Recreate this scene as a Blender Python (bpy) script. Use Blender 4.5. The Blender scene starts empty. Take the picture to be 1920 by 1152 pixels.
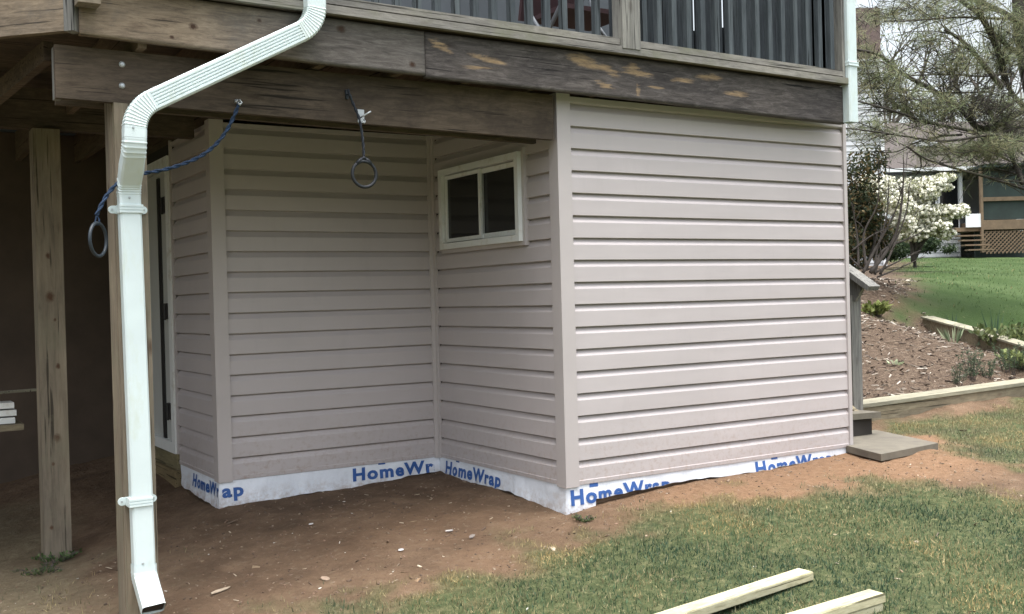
import bpy, bmesh, math, random
import numpy as np
from mathutils import Vector, Matrix, noise as mnoise
random.seed(7); rng = np.random.default_rng(7)
sc = bpy.context.scene
COL = sc.collection
R = math.radians

# ---------------------------------------------------------------- camera
FPX = 1990.46
CAM = np.array([-3.4118, -4.9198, 1.0564]); YAW, PIT, ROL = 0.5592, -0.0075, -0.0262
def _axes():
    cy, sy = math.cos(YAW), math.sin(YAW); cp, sp = math.cos(PIT), math.sin(PIT)
    f = np.array([sy*cp, cy*cp, sp]); r = np.array([cy, -sy, 0.]); u = np.cross(r, f)
    cr, sr = math.cos(ROL), math.sin(ROL)
    return r*cr+u*sr, -r*sr+u*cr, f
AR, AU, AF = _axes()
cd = bpy.data.cameras.new('camera'); cam = bpy.data.objects.new('camera', cd); COL.objects.link(cam)
cd.sensor_width = 36; cd.lens = 36*FPX/1920; cd.clip_start = .05; cd.clip_end = 1500
M = Matrix.Identity(4)
for i in range(3):
    M[i][0] = AR[i]; M[i][1] = AU[i]; M[i][2] = -AF[i]; M[i][3] = CAM[i]
cam.matrix_world = M; sc.camera = cam

# ---------------------------------------------------------------- world, sun, exposure
SUN_EL, SUN_AZ = 80, 190     # azimuth measured clockwise from +Y (camera side, high)
w = bpy.data.worlds.new('World'); sc.world = w; w.use_nodes = True
nt = w.node_tree; nt.nodes.clear()
sky = nt.nodes.new('ShaderNodeTexSky'); sky.sky_type = 'NISHITA'; sky.sun_disc = False
sky.sun_elevation = R(SUN_EL); sky.sun_rotation = R(SUN_AZ); sky.dust_density = 6; sky.ozone_density = 1; sky.air_density = 1.4
hs = nt.nodes.new('ShaderNodeHueSaturation'); hs.inputs['Saturation'].default_value = .45; hs.inputs['Value'].default_value = 1.12
bg = nt.nodes.new('ShaderNodeBackground'); bg.inputs['Strength'].default_value = .15
wo = nt.nodes.new('ShaderNodeOutputWorld')
# overcast: the cloud layer is about three times as bright overhead as at the horizon
wt = nt.nodes.new('ShaderNodeTexCoord'); wsx = nt.nodes.new('ShaderNodeSeparateXYZ'); wmr = nt.nodes.new('ShaderNodeMapRange')
wmr.inputs['From Min'].default_value = 0; wmr.inputs['From Max'].default_value = 1; wmr.inputs['To Min'].default_value = .92; wmr.inputs['To Max'].default_value = 1.2
wmx = nt.nodes.new('ShaderNodeVectorMath'); wmx.operation = 'SCALE'
nt.links.new(wt.outputs['Generated'], wsx.inputs[0]); nt.links.new(wsx.outputs['Z'], wmr.inputs[0])
nt.links.new(sky.outputs[0], hs.inputs['Color']); nt.links.new(hs.outputs[0], wmx.inputs[0]); nt.links.new(wmr.outputs[0], wmx.inputs['Scale']); nt.links.new(wmx.outputs[0], bg.inputs[0]); nt.links.new(bg.outputs[0], wo.inputs[0])
sd = bpy.data.lights.new('sun', 'SUN'); sd.energy = 1.5; sd.angle = R(40); sd.color = (.97, .98, 1)
so = bpy.data.objects.new('sun', sd); COL.objects.link(so)
az, el = R(SUN_AZ), R(SUN_EL)
sdir = Vector((math.sin(az)*math.cos(el), math.cos(az)*math.cos(el), math.sin(el)))
so.rotation_euler = sdir.to_track_quat('Z', 'Y').to_euler()
vs = sc.view_settings; vs.view_transform = 'Standard'; vs.look = 'None'; vs.gamma = 1; vs.use_curve_mapping = False
vs.exposure = 1.14
sc.cycles.max_bounces = 6

# ---------------------------------------------------------------- photo geometry helpers
def ray(x, y): return AF+(x-960)/FPX*AR-(y-576)/FPX*AU
def at(x, y, D): return CAM+D*ray(x, y)
def onY(x, y, Y): d = ray(x, y); return CAM+d*((Y-CAM[1])/d[1])
def onZ_(x, y, Z): d = ray(x, y); p_ = CAM+d*((Z-CAM[2])/d[2]); return (p_[0], p_[1])
def onX(x, y, X): d = ray(x, y); return CAM+d*((X-CAM[0])/d[0])

# ---------------------------------------------------------------- noise
def _h(ix, iy, s):
    n = (ix*374761393+iy*668265263+s*2147483647) & 0xffffffff
    n = ((n ^ (n >> 13))*1274126177) & 0xffffffff
    return ((n ^ (n >> 16)) & 0xffff)/65535.
def vnoise(x, y, s=0):
    x = np.asarray(x, float); y = np.asarray(y, float)
    ix = np.floor(x).astype(np.int64); iy = np.floor(y).astype(np.int64); fx = x-ix; fy = y-iy
    fx = fx*fx*(3-2*fx); fy = fy*fy*(3-2*fy)
    a = _h(ix, iy, s); b = _h(ix+1, iy, s); c = _h(ix, iy+1, s); d = _h(ix+1, iy+1, s)
    return (a*(1-fx)+b*fx)*(1-fy)+(c*(1-fx)+d*fx)*fy
def fbm(x, y, o=4, s=0):
    t = 0; a = .5; n = 0
    for k in range(o): t = t+a*vnoise(x*2**k, y*2**k, s+k); n += a; a *= .5
    return t/n

# ---------------------------------------------------------------- ground height
CTRL = np.array([
 (0,0,-.170),(.25,0,-.13),(.7,0,-.10),(1.4,0,-.082),(2.0,0,-.075),(2.37,0,-.045),(-1.5,1.5,-.175),(-.75,1.52,-.145),(0,1.52,-.115),
 (0,.7,-.14),(-2.4,1.8,-.39),(-2.3,-.02,-.37),(-1.5,2.8,-.13),(-1.5,3.6,-.1),(-3.5,4,-.38),(-6,3,-.45),(-6,-2,-.6),
 (-1.0,-1.05,-.34),(.25,-1.5,-.255),(.2,-2.1,-.32),(-3.4,-4.9,-.56),(-3.2,-1.2,-.5),(0,-4,-.5),(2.2,-.4,-.045),(2.75,-.3,-.035),(2.9,.2,-.03),
 (3,-1.2,-.09),(3,-3,-.3),(5,-.5,.06),(3.1,.40,.0),(3.6,.42,.02),(5.4,.42,.055),(8,.4,.08),(3,.8,.13),(5.2,.8,.17),(8,.75,.2),
 (8,-3,-.05),(12,-6,-.2),(5,-7,-.6),(-4,-12,-.9),(-14,0,-.9),(-10,10,-.6),(3,4,.5),(2.5,2,.3),(0,6,.3),(14,2,.3)], float)
def _a(x, y, D): return tuple(at(x, y, D))
CTRL = np.vstack([CTRL, [_a(1740,628,11.75), _a(1842,658,10.75), _a(1925,682,10.0), _a(1760,600,12.4), _a(1925,640,10.8), _a(1640,522,12.5), _a(1640,600,10.6), _a(1720,528,15), _a(1900,575,13.5),
    _a(1680,486,34), _a(1800,482,36), _a(1925,481,36), _a(1800,500,26), _a(1920,520,20), _a(2150,540,20)],
    [(60,50,2.6),(60,0,.6),(20,60,2.6),(-40,60,1),(-60,-20,-1.5),(0,-60,-2),(60,-50,-1.5)]])
_d = np.hypot(CTRL[:,None,0]-CTRL[None,:,0], CTRL[:,None,1]-CTRL[None,:,1])
_K = _d+np.eye(len(CTRL))*0.02
_A = np.block([[_K, np.ones((len(CTRL),1))],[np.ones((1,len(CTRL))), np.zeros((1,1))]])
_W = np.linalg.solve(_A, np.append(CTRL[:,2], 0))
def gz0(x, y):
    x = np.atleast_1d(np.asarray(x, float)); y = np.atleast_1d(np.asarray(y, float)); out = np.empty(x.shape)
    xf, yf = x.ravel(), y.ravel(); of = np.empty(xf.shape)
    for i in range(0, len(xf), 50000):
        s = slice(i, i+50000); of[s] = np.hypot(xf[s,None]-CTRL[:,0], yf[s,None]-CTRL[:,1])@_W[:-1]+_W[-1]
    return of.reshape(x.shape)
def gz(x, y):
    z = gz0(x, y)
    x = np.atleast_1d(np.asarray(x, float)); y = np.atleast_1d(np.asarray(y, float))
    return z+(fbm(x*3, y*3, 4, 3)-.5)*.035+(fbm(x*16, y*16, 3, 9)-.5)*.016
def g1(x, y): return float(gz(x, y)[0])
def gpt(px, py):
    d = ray(px, py); lo = 2.
    prev = 2.
    for k in range(1, 700):
        t = 2+k*.1*(1 if k < 200 else 1.5)
        P = CAM+d*t
        if P[2] < float(gz0(P[0], P[1])[0]):
            a, b = prev, t
            for _ in range(20):
                m = (a+b)/2; P = CAM+d*m
                if P[2] < float(gz0(P[0], P[1])[0]): b = m
                else: a = m
            return CAM+d*b
        prev = t
    return CAM+d*60

# ---------------------------------------------------------------- materials
def mat(name): 
    m = bpy.data.materials.new(name); m.use_nodes = True; t = m.node_tree; b = t.nodes['Principled BSDF']; return m, t, b
def N(t, ty, **k):
    n = t.nodes.new(ty)
    for a, v in k.items(): setattr(n, a, v)
    return n
def ramp(t, src, stops):
    r = N(t, 'ShaderNodeValToRGB'); e = r.color_ramp.elements
    while len(e) < len(stops): e.new(.5)
    for el_, (p, c) in zip(e, stops): el_.position = p; el_.color = (*c, 1)
    t.links.new(src, r.inputs[0]); return r
def tc(t, scale=(1,1,1), kind='Object', rot=(0,0,0)):
    c = N(t, 'ShaderNodeTexCoord'); m = N(t, 'ShaderNodeMapping'); m.inputs['Scale'].default_value = scale; m.inputs['Rotation'].default_value = rot
    t.links.new(c.outputs[kind], m.inputs[0]); return m.outputs[0]
def nz(t, vec, scale, detail=5, rough=.6, dist=0):
    n = N(t, 'ShaderNodeTexNoise'); n.inputs['Scale'].default_value = scale; n.inputs['Detail'].default_value = detail
    n.inputs['Roughness'].default_value = rough; n.inputs['Distortion'].default_value = dist
    t.links.new(vec, n.inputs['Vector']); return n.outputs['Fac']
def mixc(t, fac, a, b, mode='MIX'):
    m = N(t, 'ShaderNodeMix', data_type='RGBA', blend_type=mode)
    for inp, v in ((m.inputs[0], fac), (m.inputs[6], a), (m.inputs[7], b)):
        if hasattr(v, 'links'): t.links.new(v, inp)
        else: inp.default_value = v if isinstance(v, (int, float)) else (*v, 1)
    return m.outputs[2]
def bump(t, b, h, strength=.3, dist=.01):
    n = N(t, 'ShaderNodeBump'); n.inputs['Strength'].default_value = strength; n.inputs['Distance'].default_value = dist
    t.links.new(h, n.inputs['Height']); t.links.new(n.outputs[0], b.inputs['Normal'])
def flat(name, c, rough=.7, var=.12, scale=6, metal=0, b_=.15, dirt=None):
    m, t, b = mat(name); v = tc(t)
    n = nz(t, v, scale, 5)
    lo = tuple(x*(1-var) for x in c); hi = tuple(min(1, x*(1+var)) for x in c)
    col = ramp(t, n, [(.3, lo), (.7, hi)]).outputs[0]
    if dirt:
        n2 = nz(t, tc(t, dirt[2]), dirt[1], 7, .7)
        f = ramp(t, n2, [(.52, (0,0,0)), (.72, (1,1,1))]).outputs[0]
        col = mixc(t, f, col, dirt[0])
    t.links.new(col, b.inputs['Base Color']); b.inputs['Roughness'].default_value = rough; b.inputs['Metallic'].default_value = metal
    if b_: bump(t, b, nz(t, v, scale*8, 3), b_, .003)
    return m
def wood(name, cs, axis=0, grain=26, rough=.85, knots=.5, stain=None, seed=0., attr=None, along=3.4, spots=(), greyx=None):
    m, t, b = mat(name)
    s = [grain, grain, grain]; s[axis] = along
    c0 = N(t, 'ShaderNodeTexCoord'); oi = N(t, 'ShaderNodeObjectInfo'); ad = N(t, 'ShaderNodeVectorMath', operation='ADD')
    mu = N(t, 'ShaderNodeVectorMath', operation='SCALE'); cmb = N(t, 'ShaderNodeCombineXYZ')
    for i in range(3): t.links.new(oi.outputs['Random'], cmb.inputs[i])
    mu.inputs['Scale'].default_value = 37; t.links.new(cmb.outputs[0], mu.inputs[0])
    t.links.new(c0.outputs['Object'], ad.inputs[0]); t.links.new(mu.outputs[0], ad.inputs[1])
    mp = N(t, 'ShaderNodeMapping'); mp.inputs['Scale'].default_value = s; t.links.new(ad.outputs[0], mp.inputs[0])
    g = nz(t, mp.outputs[0], 2.2, 9, .78, .6)
    col = ramp(t, g, [(.28, cs[0]), (.5, cs[1]), (.74, cs[2])]).outputs[0]
    big = N(t, 'ShaderNodeMapping'); s2 = [4, 4, 4]; s2[axis] = 1; big.inputs['Scale'].default_value = s2; t.links.new(ad.outputs[0], big.inputs[0])
    n2 = nz(t, big.outputs[0], 1.3, 4)
    col = mixc(t, 1.0, col, ramp(t, n2, [(.3, (.66,.66,.68)), (.7, (1.15,1.12,1.08))]).outputs[0], 'MULTIPLY')
    # fine cracks
    mp3 = N(t, 'ShaderNodeMapping'); s3 = [60, 60, 60]; s3[axis] = 1.6; mp3.inputs['Scale'].default_value = s3; t.links.new(ad.outputs[0], mp3.inputs[0])
    cr = nz(t, mp3.outputs[0], 1.0, 3, .5)
    col = mixc(t, ramp(t, cr, [(.33, (.95,.95,.95)), (.38, (0,0,0))]).outputs[0], col, tuple(x*.35 for x in cs[0]))
    if knots:
        vo = N(t, 'ShaderNodeTexVoronoi'); vo.inputs['Scale'].default_value = 1
        mk = N(t, 'ShaderNodeMapping'); s4 = [7.1, 7.1, 7.1]; s4[axis] = 2.6; mk.inputs['Scale'].default_value = s4
        t.links.new(ad.outputs[0], mk.inputs[0]); t.links.new(mk.outputs[0], vo.inputs['Vector'])
        col = mixc(t, ramp(t, vo.outputs['Distance'], [(.05, (knots,)*3), (.14, (0,0,0))]).outputs[0], col, (cs[0][0]*.5, cs[0][1]*.35, cs[0][2]*.3))
    if greyx:
        gx3 = N(t, 'ShaderNodeSeparateXYZ'); t.links.new(c0.outputs['Object'], gx3.inputs[0])
        ga = N(t, 'ShaderNodeMath', operation='MULTIPLY_ADD'); t.links.new(n2, ga.inputs[0]); ga.inputs[1].default_value = .9; t.links.new(gx3.outputs['X'], ga.inputs[2])
        gm = N(t, 'ShaderNodeMapRange'); gm.inputs['From Min'].default_value = greyx[0]; gm.inputs['From Max'].default_value = greyx[1]; gm.inputs['To Max'].default_value = .88; t.links.new(ga.outputs[0], gm.inputs[0])
        col = mixc(t, gm.outputs[0], col, ramp(t, g, [(.28, (.035,.033,.032)), (.5, (.10,.093,.088)), (.74, (.20,.19,.18))]).outputs[0])
    for (sx_, sy_, sz_, sr_) in spots:
        vm = N(t, 'ShaderNodeVectorMath', operation='SUBTRACT'); t.links.new(c0.outputs['Object'], vm.inputs[0]); vm.inputs[1].default_value = (sx_, sy_, sz_)
        ms = N(t, 'ShaderNodeVectorMath', operation='MULTIPLY'); t.links.new(vm.outputs[0], ms.inputs[0]); sc3 = [1, 1, 1]; sc3[axis] = .75; ms.inputs[1].default_value = sc3
        ln = N(t, 'ShaderNodeVectorMath', operation='LENGTH'); t.links.new(ms.outputs[0], ln.inputs[0])
        wn = N(t, 'ShaderNodeMath', operation='MULTIPLY_ADD'); t.links.new(nz(t, c0.outputs['Object'], 60, 3), wn.inputs[0]); wn.inputs[1].default_value = sr_*.9; t.links.new(ln.outputs['Value'], wn.inputs[2])
        mr_ = N(t, 'ShaderNodeMapRange'); mr_.inputs['From Min'].default_value = sr_*1.55; mr_.inputs['From Max'].default_value = sr_*.85; t.links.new(wn.outputs[0], mr_.inputs[0])
        col = mixc(t, mr_.outputs[0], col, (cs[0][0]*.62, cs[0][1]*.42, cs[0][2]*.35))
    if stain:
        n5 = nz(t, ad.outputs[0], 2.2, 6, .7)
        col = mixc(t, ramp(t, n5, [(.5, (0,0,0)), (.68, (.8,.8,.8))]).outputs[0], col, stain)
    if attr:
        at_ = N(t, 'ShaderNodeAttribute', attribute_name=attr[0])
        mpn = N(t, 'ShaderNodeMapping'); mpn.inputs['Scale'].default_value = (6, 6, 60); t.links.new(c0.outputs['Object'], mpn.inputs[0])
        nn = nz(t, mpn.outputs[0], 1.0, 7, .7, .5)
        m0 = N(t, 'ShaderNodeMath', operation='MULTIPLY_ADD'); t.links.new(nn, m0.inputs[0]); m0.inputs[1].default_value = 2.6; m0.inputs[2].default_value = -1.55
        m1 = N(t, 'ShaderNodeMath', operation='ADD'); t.links.new(at_.outputs['Fac'], m1.inputs[0]); t.links.new(m0.outputs[0], m1.inputs[1])
        m2 = N(t, 'ShaderNodeMapRange'); m2.inputs['From Min'].default_value = .30; m2.inputs['From Max'].default_value = .85; t.links.new(m1.outputs[0], m2.inputs[0])
        m3 = N(t, 'ShaderNodeMapRange'); m3.inputs['From Min'].default_value = .02; m3.inputs['From Max'].default_value = .25; t.links.new(at_.outputs['Fac'], m3.inputs[0])
        mm = N(t, 'ShaderNodeMath', operation='MULTIPLY'); t.links.new(m2.outputs[0], mm.inputs[0]); t.links.new(m3.outputs[0], mm.inputs[1])
        pc = ramp(t, g, [(.3, attr[1]), (.7, attr[2])]).outputs[0]
        col = mixc(t, mm.outputs[0], col, pc)
    t.links.new(col, b.inputs['Base Color']); b.inputs['Roughness'].default_value = rough
    b.inputs['Specular IOR Level'].default_value = .25
    bump(t, b, g, .45, .004)
    return m
def vcol(name, rough=.75, sub=0, attr='col', spec=.3):
    m, t, b = mat(name); a = N(t, 'ShaderNodeAttribute', attribute_name=attr)
    t.links.new(a.outputs['Color'], b.inputs['Base Color']); b.inputs['Roughness'].default_value = rough
    b.inputs['Specular IOR Level'].default_value = spec
    if sub:
        b.inputs['Transmission Weight'].default_value = 0
        tr = N(t, 'ShaderNodeBsdfTranslucent'); t.links.new(a.outputs['Color'], tr.inputs[0])
        mx = N(t, 'ShaderNodeMixShader'); mx.inputs[0].default_value = sub
        t.links.new(b.outputs[0], mx.inputs[1]); t.links.new(tr.outputs[0], mx.inputs[2])
        t.links.new(mx.outputs[0], t.nodes['Material Output'].inputs[0])
    return m
def siding_mat(name, c):
    m, t, b = mat(name)
    n = nz(t, tc(t, (1,1,1)), 1.3, 4); col = ramp(t, n, [(.3, tuple(x*.95 for x in c)), (.7, tuple(x*1.04 for x in c))]).outputs[0]
    d = nz(t, tc(t, (3,3,.6)), 2.5, 7, .7)
    col = mixc(t, ramp(t, d, [(.55, (0,0,0)), (.8, (.25,.25,.25))]).outputs[0], col, tuple(x*.72 for x in c))
    ge = N(t, 'ShaderNodeNewGeometry'); sx = N(t, 'ShaderNodeSeparateXYZ'); t.links.new(ge.outputs['Position'], sx.inputs[0])
    mr = N(t, 'ShaderNodeMapRange'); mr.inputs['From Min'].default_value = .42; mr.inputs['From Max'].default_value = -.05; t.links.new(sx.outputs['Z'], mr.inputs[0])
    sp = nz(t, tc(t, (1,1,1)), 30, 6, .75); mu = N(t, 'ShaderNodeMath', operation='MULTIPLY'); t.links.new(mr.outputs[0], mu.inputs[0]); t.links.new(ramp(t, sp, [(.5,(0,0,0)),(.72,(.75,)*3)]).outputs[0], mu.inputs[1])
    col = mixc(t, mu.outputs[0], col, (.30,.21,.15))
    t.links.new(col, b.inputs['Base Color']); b.inputs['Roughness'].default_value = .42; b.inputs['Specular IOR Level'].default_value = .45
    gr = nz(t, tc(t, (3,3,120)), 1.5, 3)
    wv = nz(t, tc(t, (1.2,1.2,5)), 1.0, 2)
    ad = N(t, 'ShaderNodeMath', operation='MULTIPLY_ADD'); t.links.new(gr, ad.inputs[0]); ad.inputs[1].default_value = .06; t.links.new(wv, ad.inputs[2])
    bump(t, b, ad.outputs[0], .35, .012)
    return m
MT = {}
MT['siding'] = siding_mat('tan_vinyl', (.468, .428, .422))
MT['trim'] = flat('tan_trim_vinyl', (.455, .416, .404), .42, .05, 2, b_=.05)
MT['white'] = flat('white_vinyl', (.74, .76, .74), .4, .05, 5, b_=.05, dirt=((.45,.42,.34), 5, (1,1,1)))
MT['spout'] = flat('white_gutter_paint', (.60, .69, .69), .38, .05, 5, b_=.05, dirt=((.55,.62,.56), 9, (1.5,1.5,.5)))
MT['glass'] = flat('dark_window_glass', (.012, .013, .014), .08, .1, 2, b_=0)
MT['black'] = flat('black_metal', (.02, .02, .02), .5, .1, 8)
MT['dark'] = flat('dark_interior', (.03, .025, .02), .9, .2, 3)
MT['wood_old'] = wood('weathered_brown_board', [(.075,.06,.045),(.19,.152,.11),(.31,.255,.19)], 0, 24, stain=(.085,.08,.072))
MT['wood_grey'] = wood('weathered_grey_board', [(.028,.026,.025),(.078,.070,.066),(.18,.165,.155)], 0, 20, attr=('peel', (.15,.105,.065), (.42,.30,.17)), knots=.4)
MT['wood_pale'] = wood('weathered_pale_board', [(.11,.105,.094),(.23,.222,.20),(.35,.34,.31)], 0, 22, stain=(.15,.155,.10))
MT['wood_post'] = wood('treated_post_wood', [(.13,.108,.078),(.21,.178,.132),(.28,.245,.185)], 2, 14, along=1.2, knots=.95, stain=(.165,.155,.105))
MT['wood_postg'] = wood('weathered_post_wood', [(.07,.07,.065),(.20,.20,.185),(.34,.34,.31)], 2, 22, along=1.2)
MT['wood_beam'] = wood('stained_beam_wood', [(.045,.036,.026),(.095,.074,.054),(.155,.122,.09)], 0, 22, stain=(.045,.034,.026))
MT['wood_y'] = wood('joist_wood', [(.07,.055,.04),(.13,.10,.07),(.20,.15,.10)], 1, 22)
MT['baluster'] = wood('bluish_weathered_baluster', [(.03,.038,.042),(.068,.083,.092),(.11,.132,.145)], 2, 24, along=1.5, knots=0)
MT['screen'] = wood('dark_weathered_board', [(.02,.026,.031),(.045,.056,.065),(.08,.096,.108)], 2, 20, along=1.3, knots=0)
MT['lumber'] = wood('fresh_cut_pine', [(.24,.225,.13),(.48,.46,.31),(.62,.61,.45)], 0, 14, knots=.7, rough=.7)
MT['timber'] = wood('bed_timber_wood', [(.13,.11,.075),(.22,.19,.13),(.32,.29,.20)], 0, 18)
MT['timber_top'] = wood('bed_timber_top', [(.19,.18,.13),(.28,.27,.20),(.36,.35,.27)], 0, 18)
MT['concrete'] = flat('grey_concrete', (.145,.130,.100), .9, .18, 9, b_=.5, dirt=((.09,.08,.066), 3, (1,1,1)))
MT['wrap'] = None
MT['blue_ink'] = flat('blue_ink', (.03,.10,.32), .6, .06, 9, b_=0)
MT['rope'] = flat('blue_rope_fibre', (.010,.03,.07), .8, .3, 60, b_=.6)
MT['ring'] = flat('grey_blue_plastic', (.007,.010,.014), .6, .1, 8, b_=0)
MT['ringpale'] = flat('faded_blue_plastic', (.018,.027,.036), .5, .15, 8, b_=0)
MT['zinc'] = flat('zinc_hardware', (.42,.45,.46), .4, .12, 20, metal=.5)
MT['door'] = flat('pale_door_paint', (.46,.47,.44), .5, .06, 3)
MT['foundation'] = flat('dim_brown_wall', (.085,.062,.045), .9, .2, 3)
def wrap_mat():
    m, t, b = mat('white_house_wrap'); v = tc(t)
    n = nz(t, v, 5, 6, .7); col = ramp(t, n, [(.3, (.66,.70,.76)), (.7, (.80,.84,.90))]).outputs[0]
    n2 = nz(t, tc(t, (1,1,3)), 3, 7, .75)
    col = mixc(t, ramp(t, n2, [(.54, (0,0,0)), (.75, (.5,.5,.5))]).outputs[0], col, (.42,.34,.27))
    ge = N(t, 'ShaderNodeNewGeometry'); sx = N(t, 'ShaderNodeSeparateXYZ'); t.links.new(ge.outputs['Position'], sx.inputs[0])
    mr = N(t, 'ShaderNodeMapRange'); mr.inputs['From Min'].default_value = -.05; mr.inputs['From Max'].default_value = -.17; t.links.new(sx.outputs['Z'], mr.inputs[0])
    mu = N(t, 'ShaderNodeMath', operation='MULTIPLY'); t.links.new(mr.outputs[0], mu.inputs[0]); t.links.new(ramp(t, nz(t, v, 24, 6, .75), [(.42,(0,0,0)),(.68,(.8,)*3)]).outputs[0], mu.inputs[1])
    col = mixc(t, mu.outputs[0], col, (.30,.20,.13))
    t.links.new(col, b.inputs['Base Color']); b.inputs['Roughness'].default_value = .55
    bump(t, b, nz(t, tc(t, (14,14,5)), 1.6, 5, .6, .6), .6, .012); return m
MT['wrap'] = wrap_mat()
def flower_mat(name, lo, hi):
    return flat(name, hi, .7, .12, 9, b_=0)
MT['petal'] = flat('white_petals', (.80,.79,.68), .7, .12, 9, b_=0)
MT['leaf'] = vcol('leaf_colours', .7, .3)
MT['needle'] = vcol('needle_colours', .7, .25)
MT['bark'] = wood('dark_bark', [(.02,.018,.015),(.05,.045,.038),(.10,.09,.075)], 2, 20, along=5, knots=0)
MT['twig'] = flat('grey_twig_bark', (.085,.072,.062), .9, .3, 10)
MT['grass'] = vcol('grass_blade_colours', .7, .25)
MT['litter'] = vcol('litter_colours', .9)

# ---------------------------------------------------------------- mesh helpers
def link(name, me, m, parent=None):
    o = bpy.data.objects.new(name, me); COL.objects.link(o)
    if m: me.materials.append(MT[m] if isinstance(m, str) else m)
    if parent: o.parent = parent
    return o
def obj(name, bm, m, parent=None, bevel=0, smooth=False):
    if bevel:
        bmesh.ops.bevel(bm, geom=[e for e in bm.edges if len(e.link_faces) == 2 and e.calc_face_angle(0) > .6], offset=bevel, segments=1, affect='EDGES')
    bmesh.ops.recalc_face_normals(bm, faces=bm.faces)
    me = bpy.data.meshes.new(name); bm.to_mesh(me); bm.free()
    if smooth:
        for p in me.polygons: p.use_smooth = True
    return link(name, me, m, parent)
def tag(o, label=None, cat=None, group=None, kind=None):
    if label: o['label'] = label
    if cat: o['category'] = cat
    if group: o['group'] = group
    if kind: o['kind'] = kind
    return o
def thing(name, label, cat, loc=(0,0,0), group=None):
    o = bpy.data.objects.new(name, None); COL.objects.link(o); o.empty_display_size = .1
    o.location = loc   # children are built in world coordinates, see par()
    return tag(o, label, cat, group)
def settle():   # keep children where they were built although their root sits at the base of the thing
    bpy.context.view_layer.update()
    for o in list(COL.objects):
        if o.parent and not o.get('_placed'):
            pass
def BM(): return bmesh.new()
def box(bm, x0, x1, y0, y1, z0, z1):
    v = [bm.verts.new((x, y, z)) for x in (x0, x1) for y in (y0, y1) for z in (z0, z1)]
    for f in ((0,1,3,2),(4,6,7,5),(0,4,5,1),(2,3,7,6),(0,2,6,4),(1,5,7,3)): bm.faces.new([v[i] for i in f])
    return v
def obox(bm, c, ax, ay, az_, hx, hy, hz):
    c, ax, ay, az_ = map(Vector, (c, ax, ay, az_))
    v = [bm.verts.new(c+ax*(sx*hx)+ay*(sy*hy)+az_*(sz*hz)) for sx in (-1,1) for sy in (-1,1) for sz in (-1,1)]
    for f in ((0,1,3,2),(4,6,7,5),(0,4,5,1),(2,3,7,6),(0,2,6,4),(1,5,7,3)): bm.faces.new([v[i] for i in f])
    return v
def beam(bm, p, q, w_, h_, up=(0,0,1)):
    p, q = Vector(p), Vector(q); a = (q-p); L = a.length; a.normalize(); s = a.cross(Vector(up)).normalized(); u = s.cross(a).normalized()
    return obox(bm, (p+q)/2, a, s, u, L/2, w_/2, h_/2)
def tube(bm, pts, rad, n=6, cap=True):
    pts = [Vector(p) for p in pts]; rings = []
    if not hasattr(rad, '__len__'): rad = [rad]*len(pts)
    u = None
    for i, p in enumerate(pts):
        t = (pts[min(i+1, len(pts)-1)]-pts[max(i-1, 0)]).normalized()
        if u is None: u = t.orthogonal().normalized()
        else:
            u = (u-t*u.dot(t))
            u = u.normalized() if u.length > 1e-6 else t.orthogonal().normalized()
        v = t.cross(u)
        rings.append([bm.verts.new(p+(u*math.cos(k*2*math.pi/n)+v*math.sin(k*2*math.pi/n))*rad[i]) for k in range(n)])
    for a, b in zip(rings, rings[1:]):
        for k in range(n): bm.faces.new((a[k], a[(k+1) % n], b[(k+1) % n], b[k]))
    if cap:
        bm.faces.new(rings[0][::-1]); bm.faces.new(rings[-1])
    return rings
def lathe(bm, c, prof, n=16):
    rings = [[bm.verts.new((c[0]+r*math.cos(k*2*math.pi/n), c[1]+r*math.sin(k*2*math.pi/n), c[2]+z)) for k in range(n)] for r, z in prof]
    for a, b in zip(rings, rings[1:]):
        for k in range(n): bm.faces.new((a[k], a[(k+1) % n], b[(k+1) % n], b[k]))
def npmesh(name, V, F, m, parent=None, cols=None, smooth=False):
    """V (n,3), F (k,3 or 4) arrays; cols per-vertex (n,3)"""
    V = np.asarray(V, np.float32); F = np.asarray(F, np.int32); k = F.shape[1]
    me = bpy.data.meshes.new(name); me.vertices.add(len(V)); me.vertices.foreach_set('co', V.ravel())
    me.loops.add(F.size); me.loops.foreach_set('vertex_index', F.ravel())
    me.polygons.add(len(F)); me.polygons.foreach_set('loop_start', np.arange(0, F.size, k, dtype=np.int32))
    me.polygons.foreach_set('loop_total', np.full(len(F), k, np.int32))
    if smooth: me.polygons.foreach_set('use_smooth', np.ones(len(F), bool))
    me.update(); me.validate()
    if cols is not None:
        a = me.color_attributes.new('col', 'FLOAT_COLOR', 'POINT')
        a.data.foreach_set('color', np.hstack([cols, np.ones((len(cols), 1))]).astype(np.float32).ravel())
    return link(name, me, m, parent)
def root_at(rt, loc):
    """move a finished thing's Empty to its base, its children stay put"""
    d = Vector(loc); rt.location = d
    for c in [c for c in COL.objects if c.parent == rt]:
        c.location = c.location-d

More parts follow.
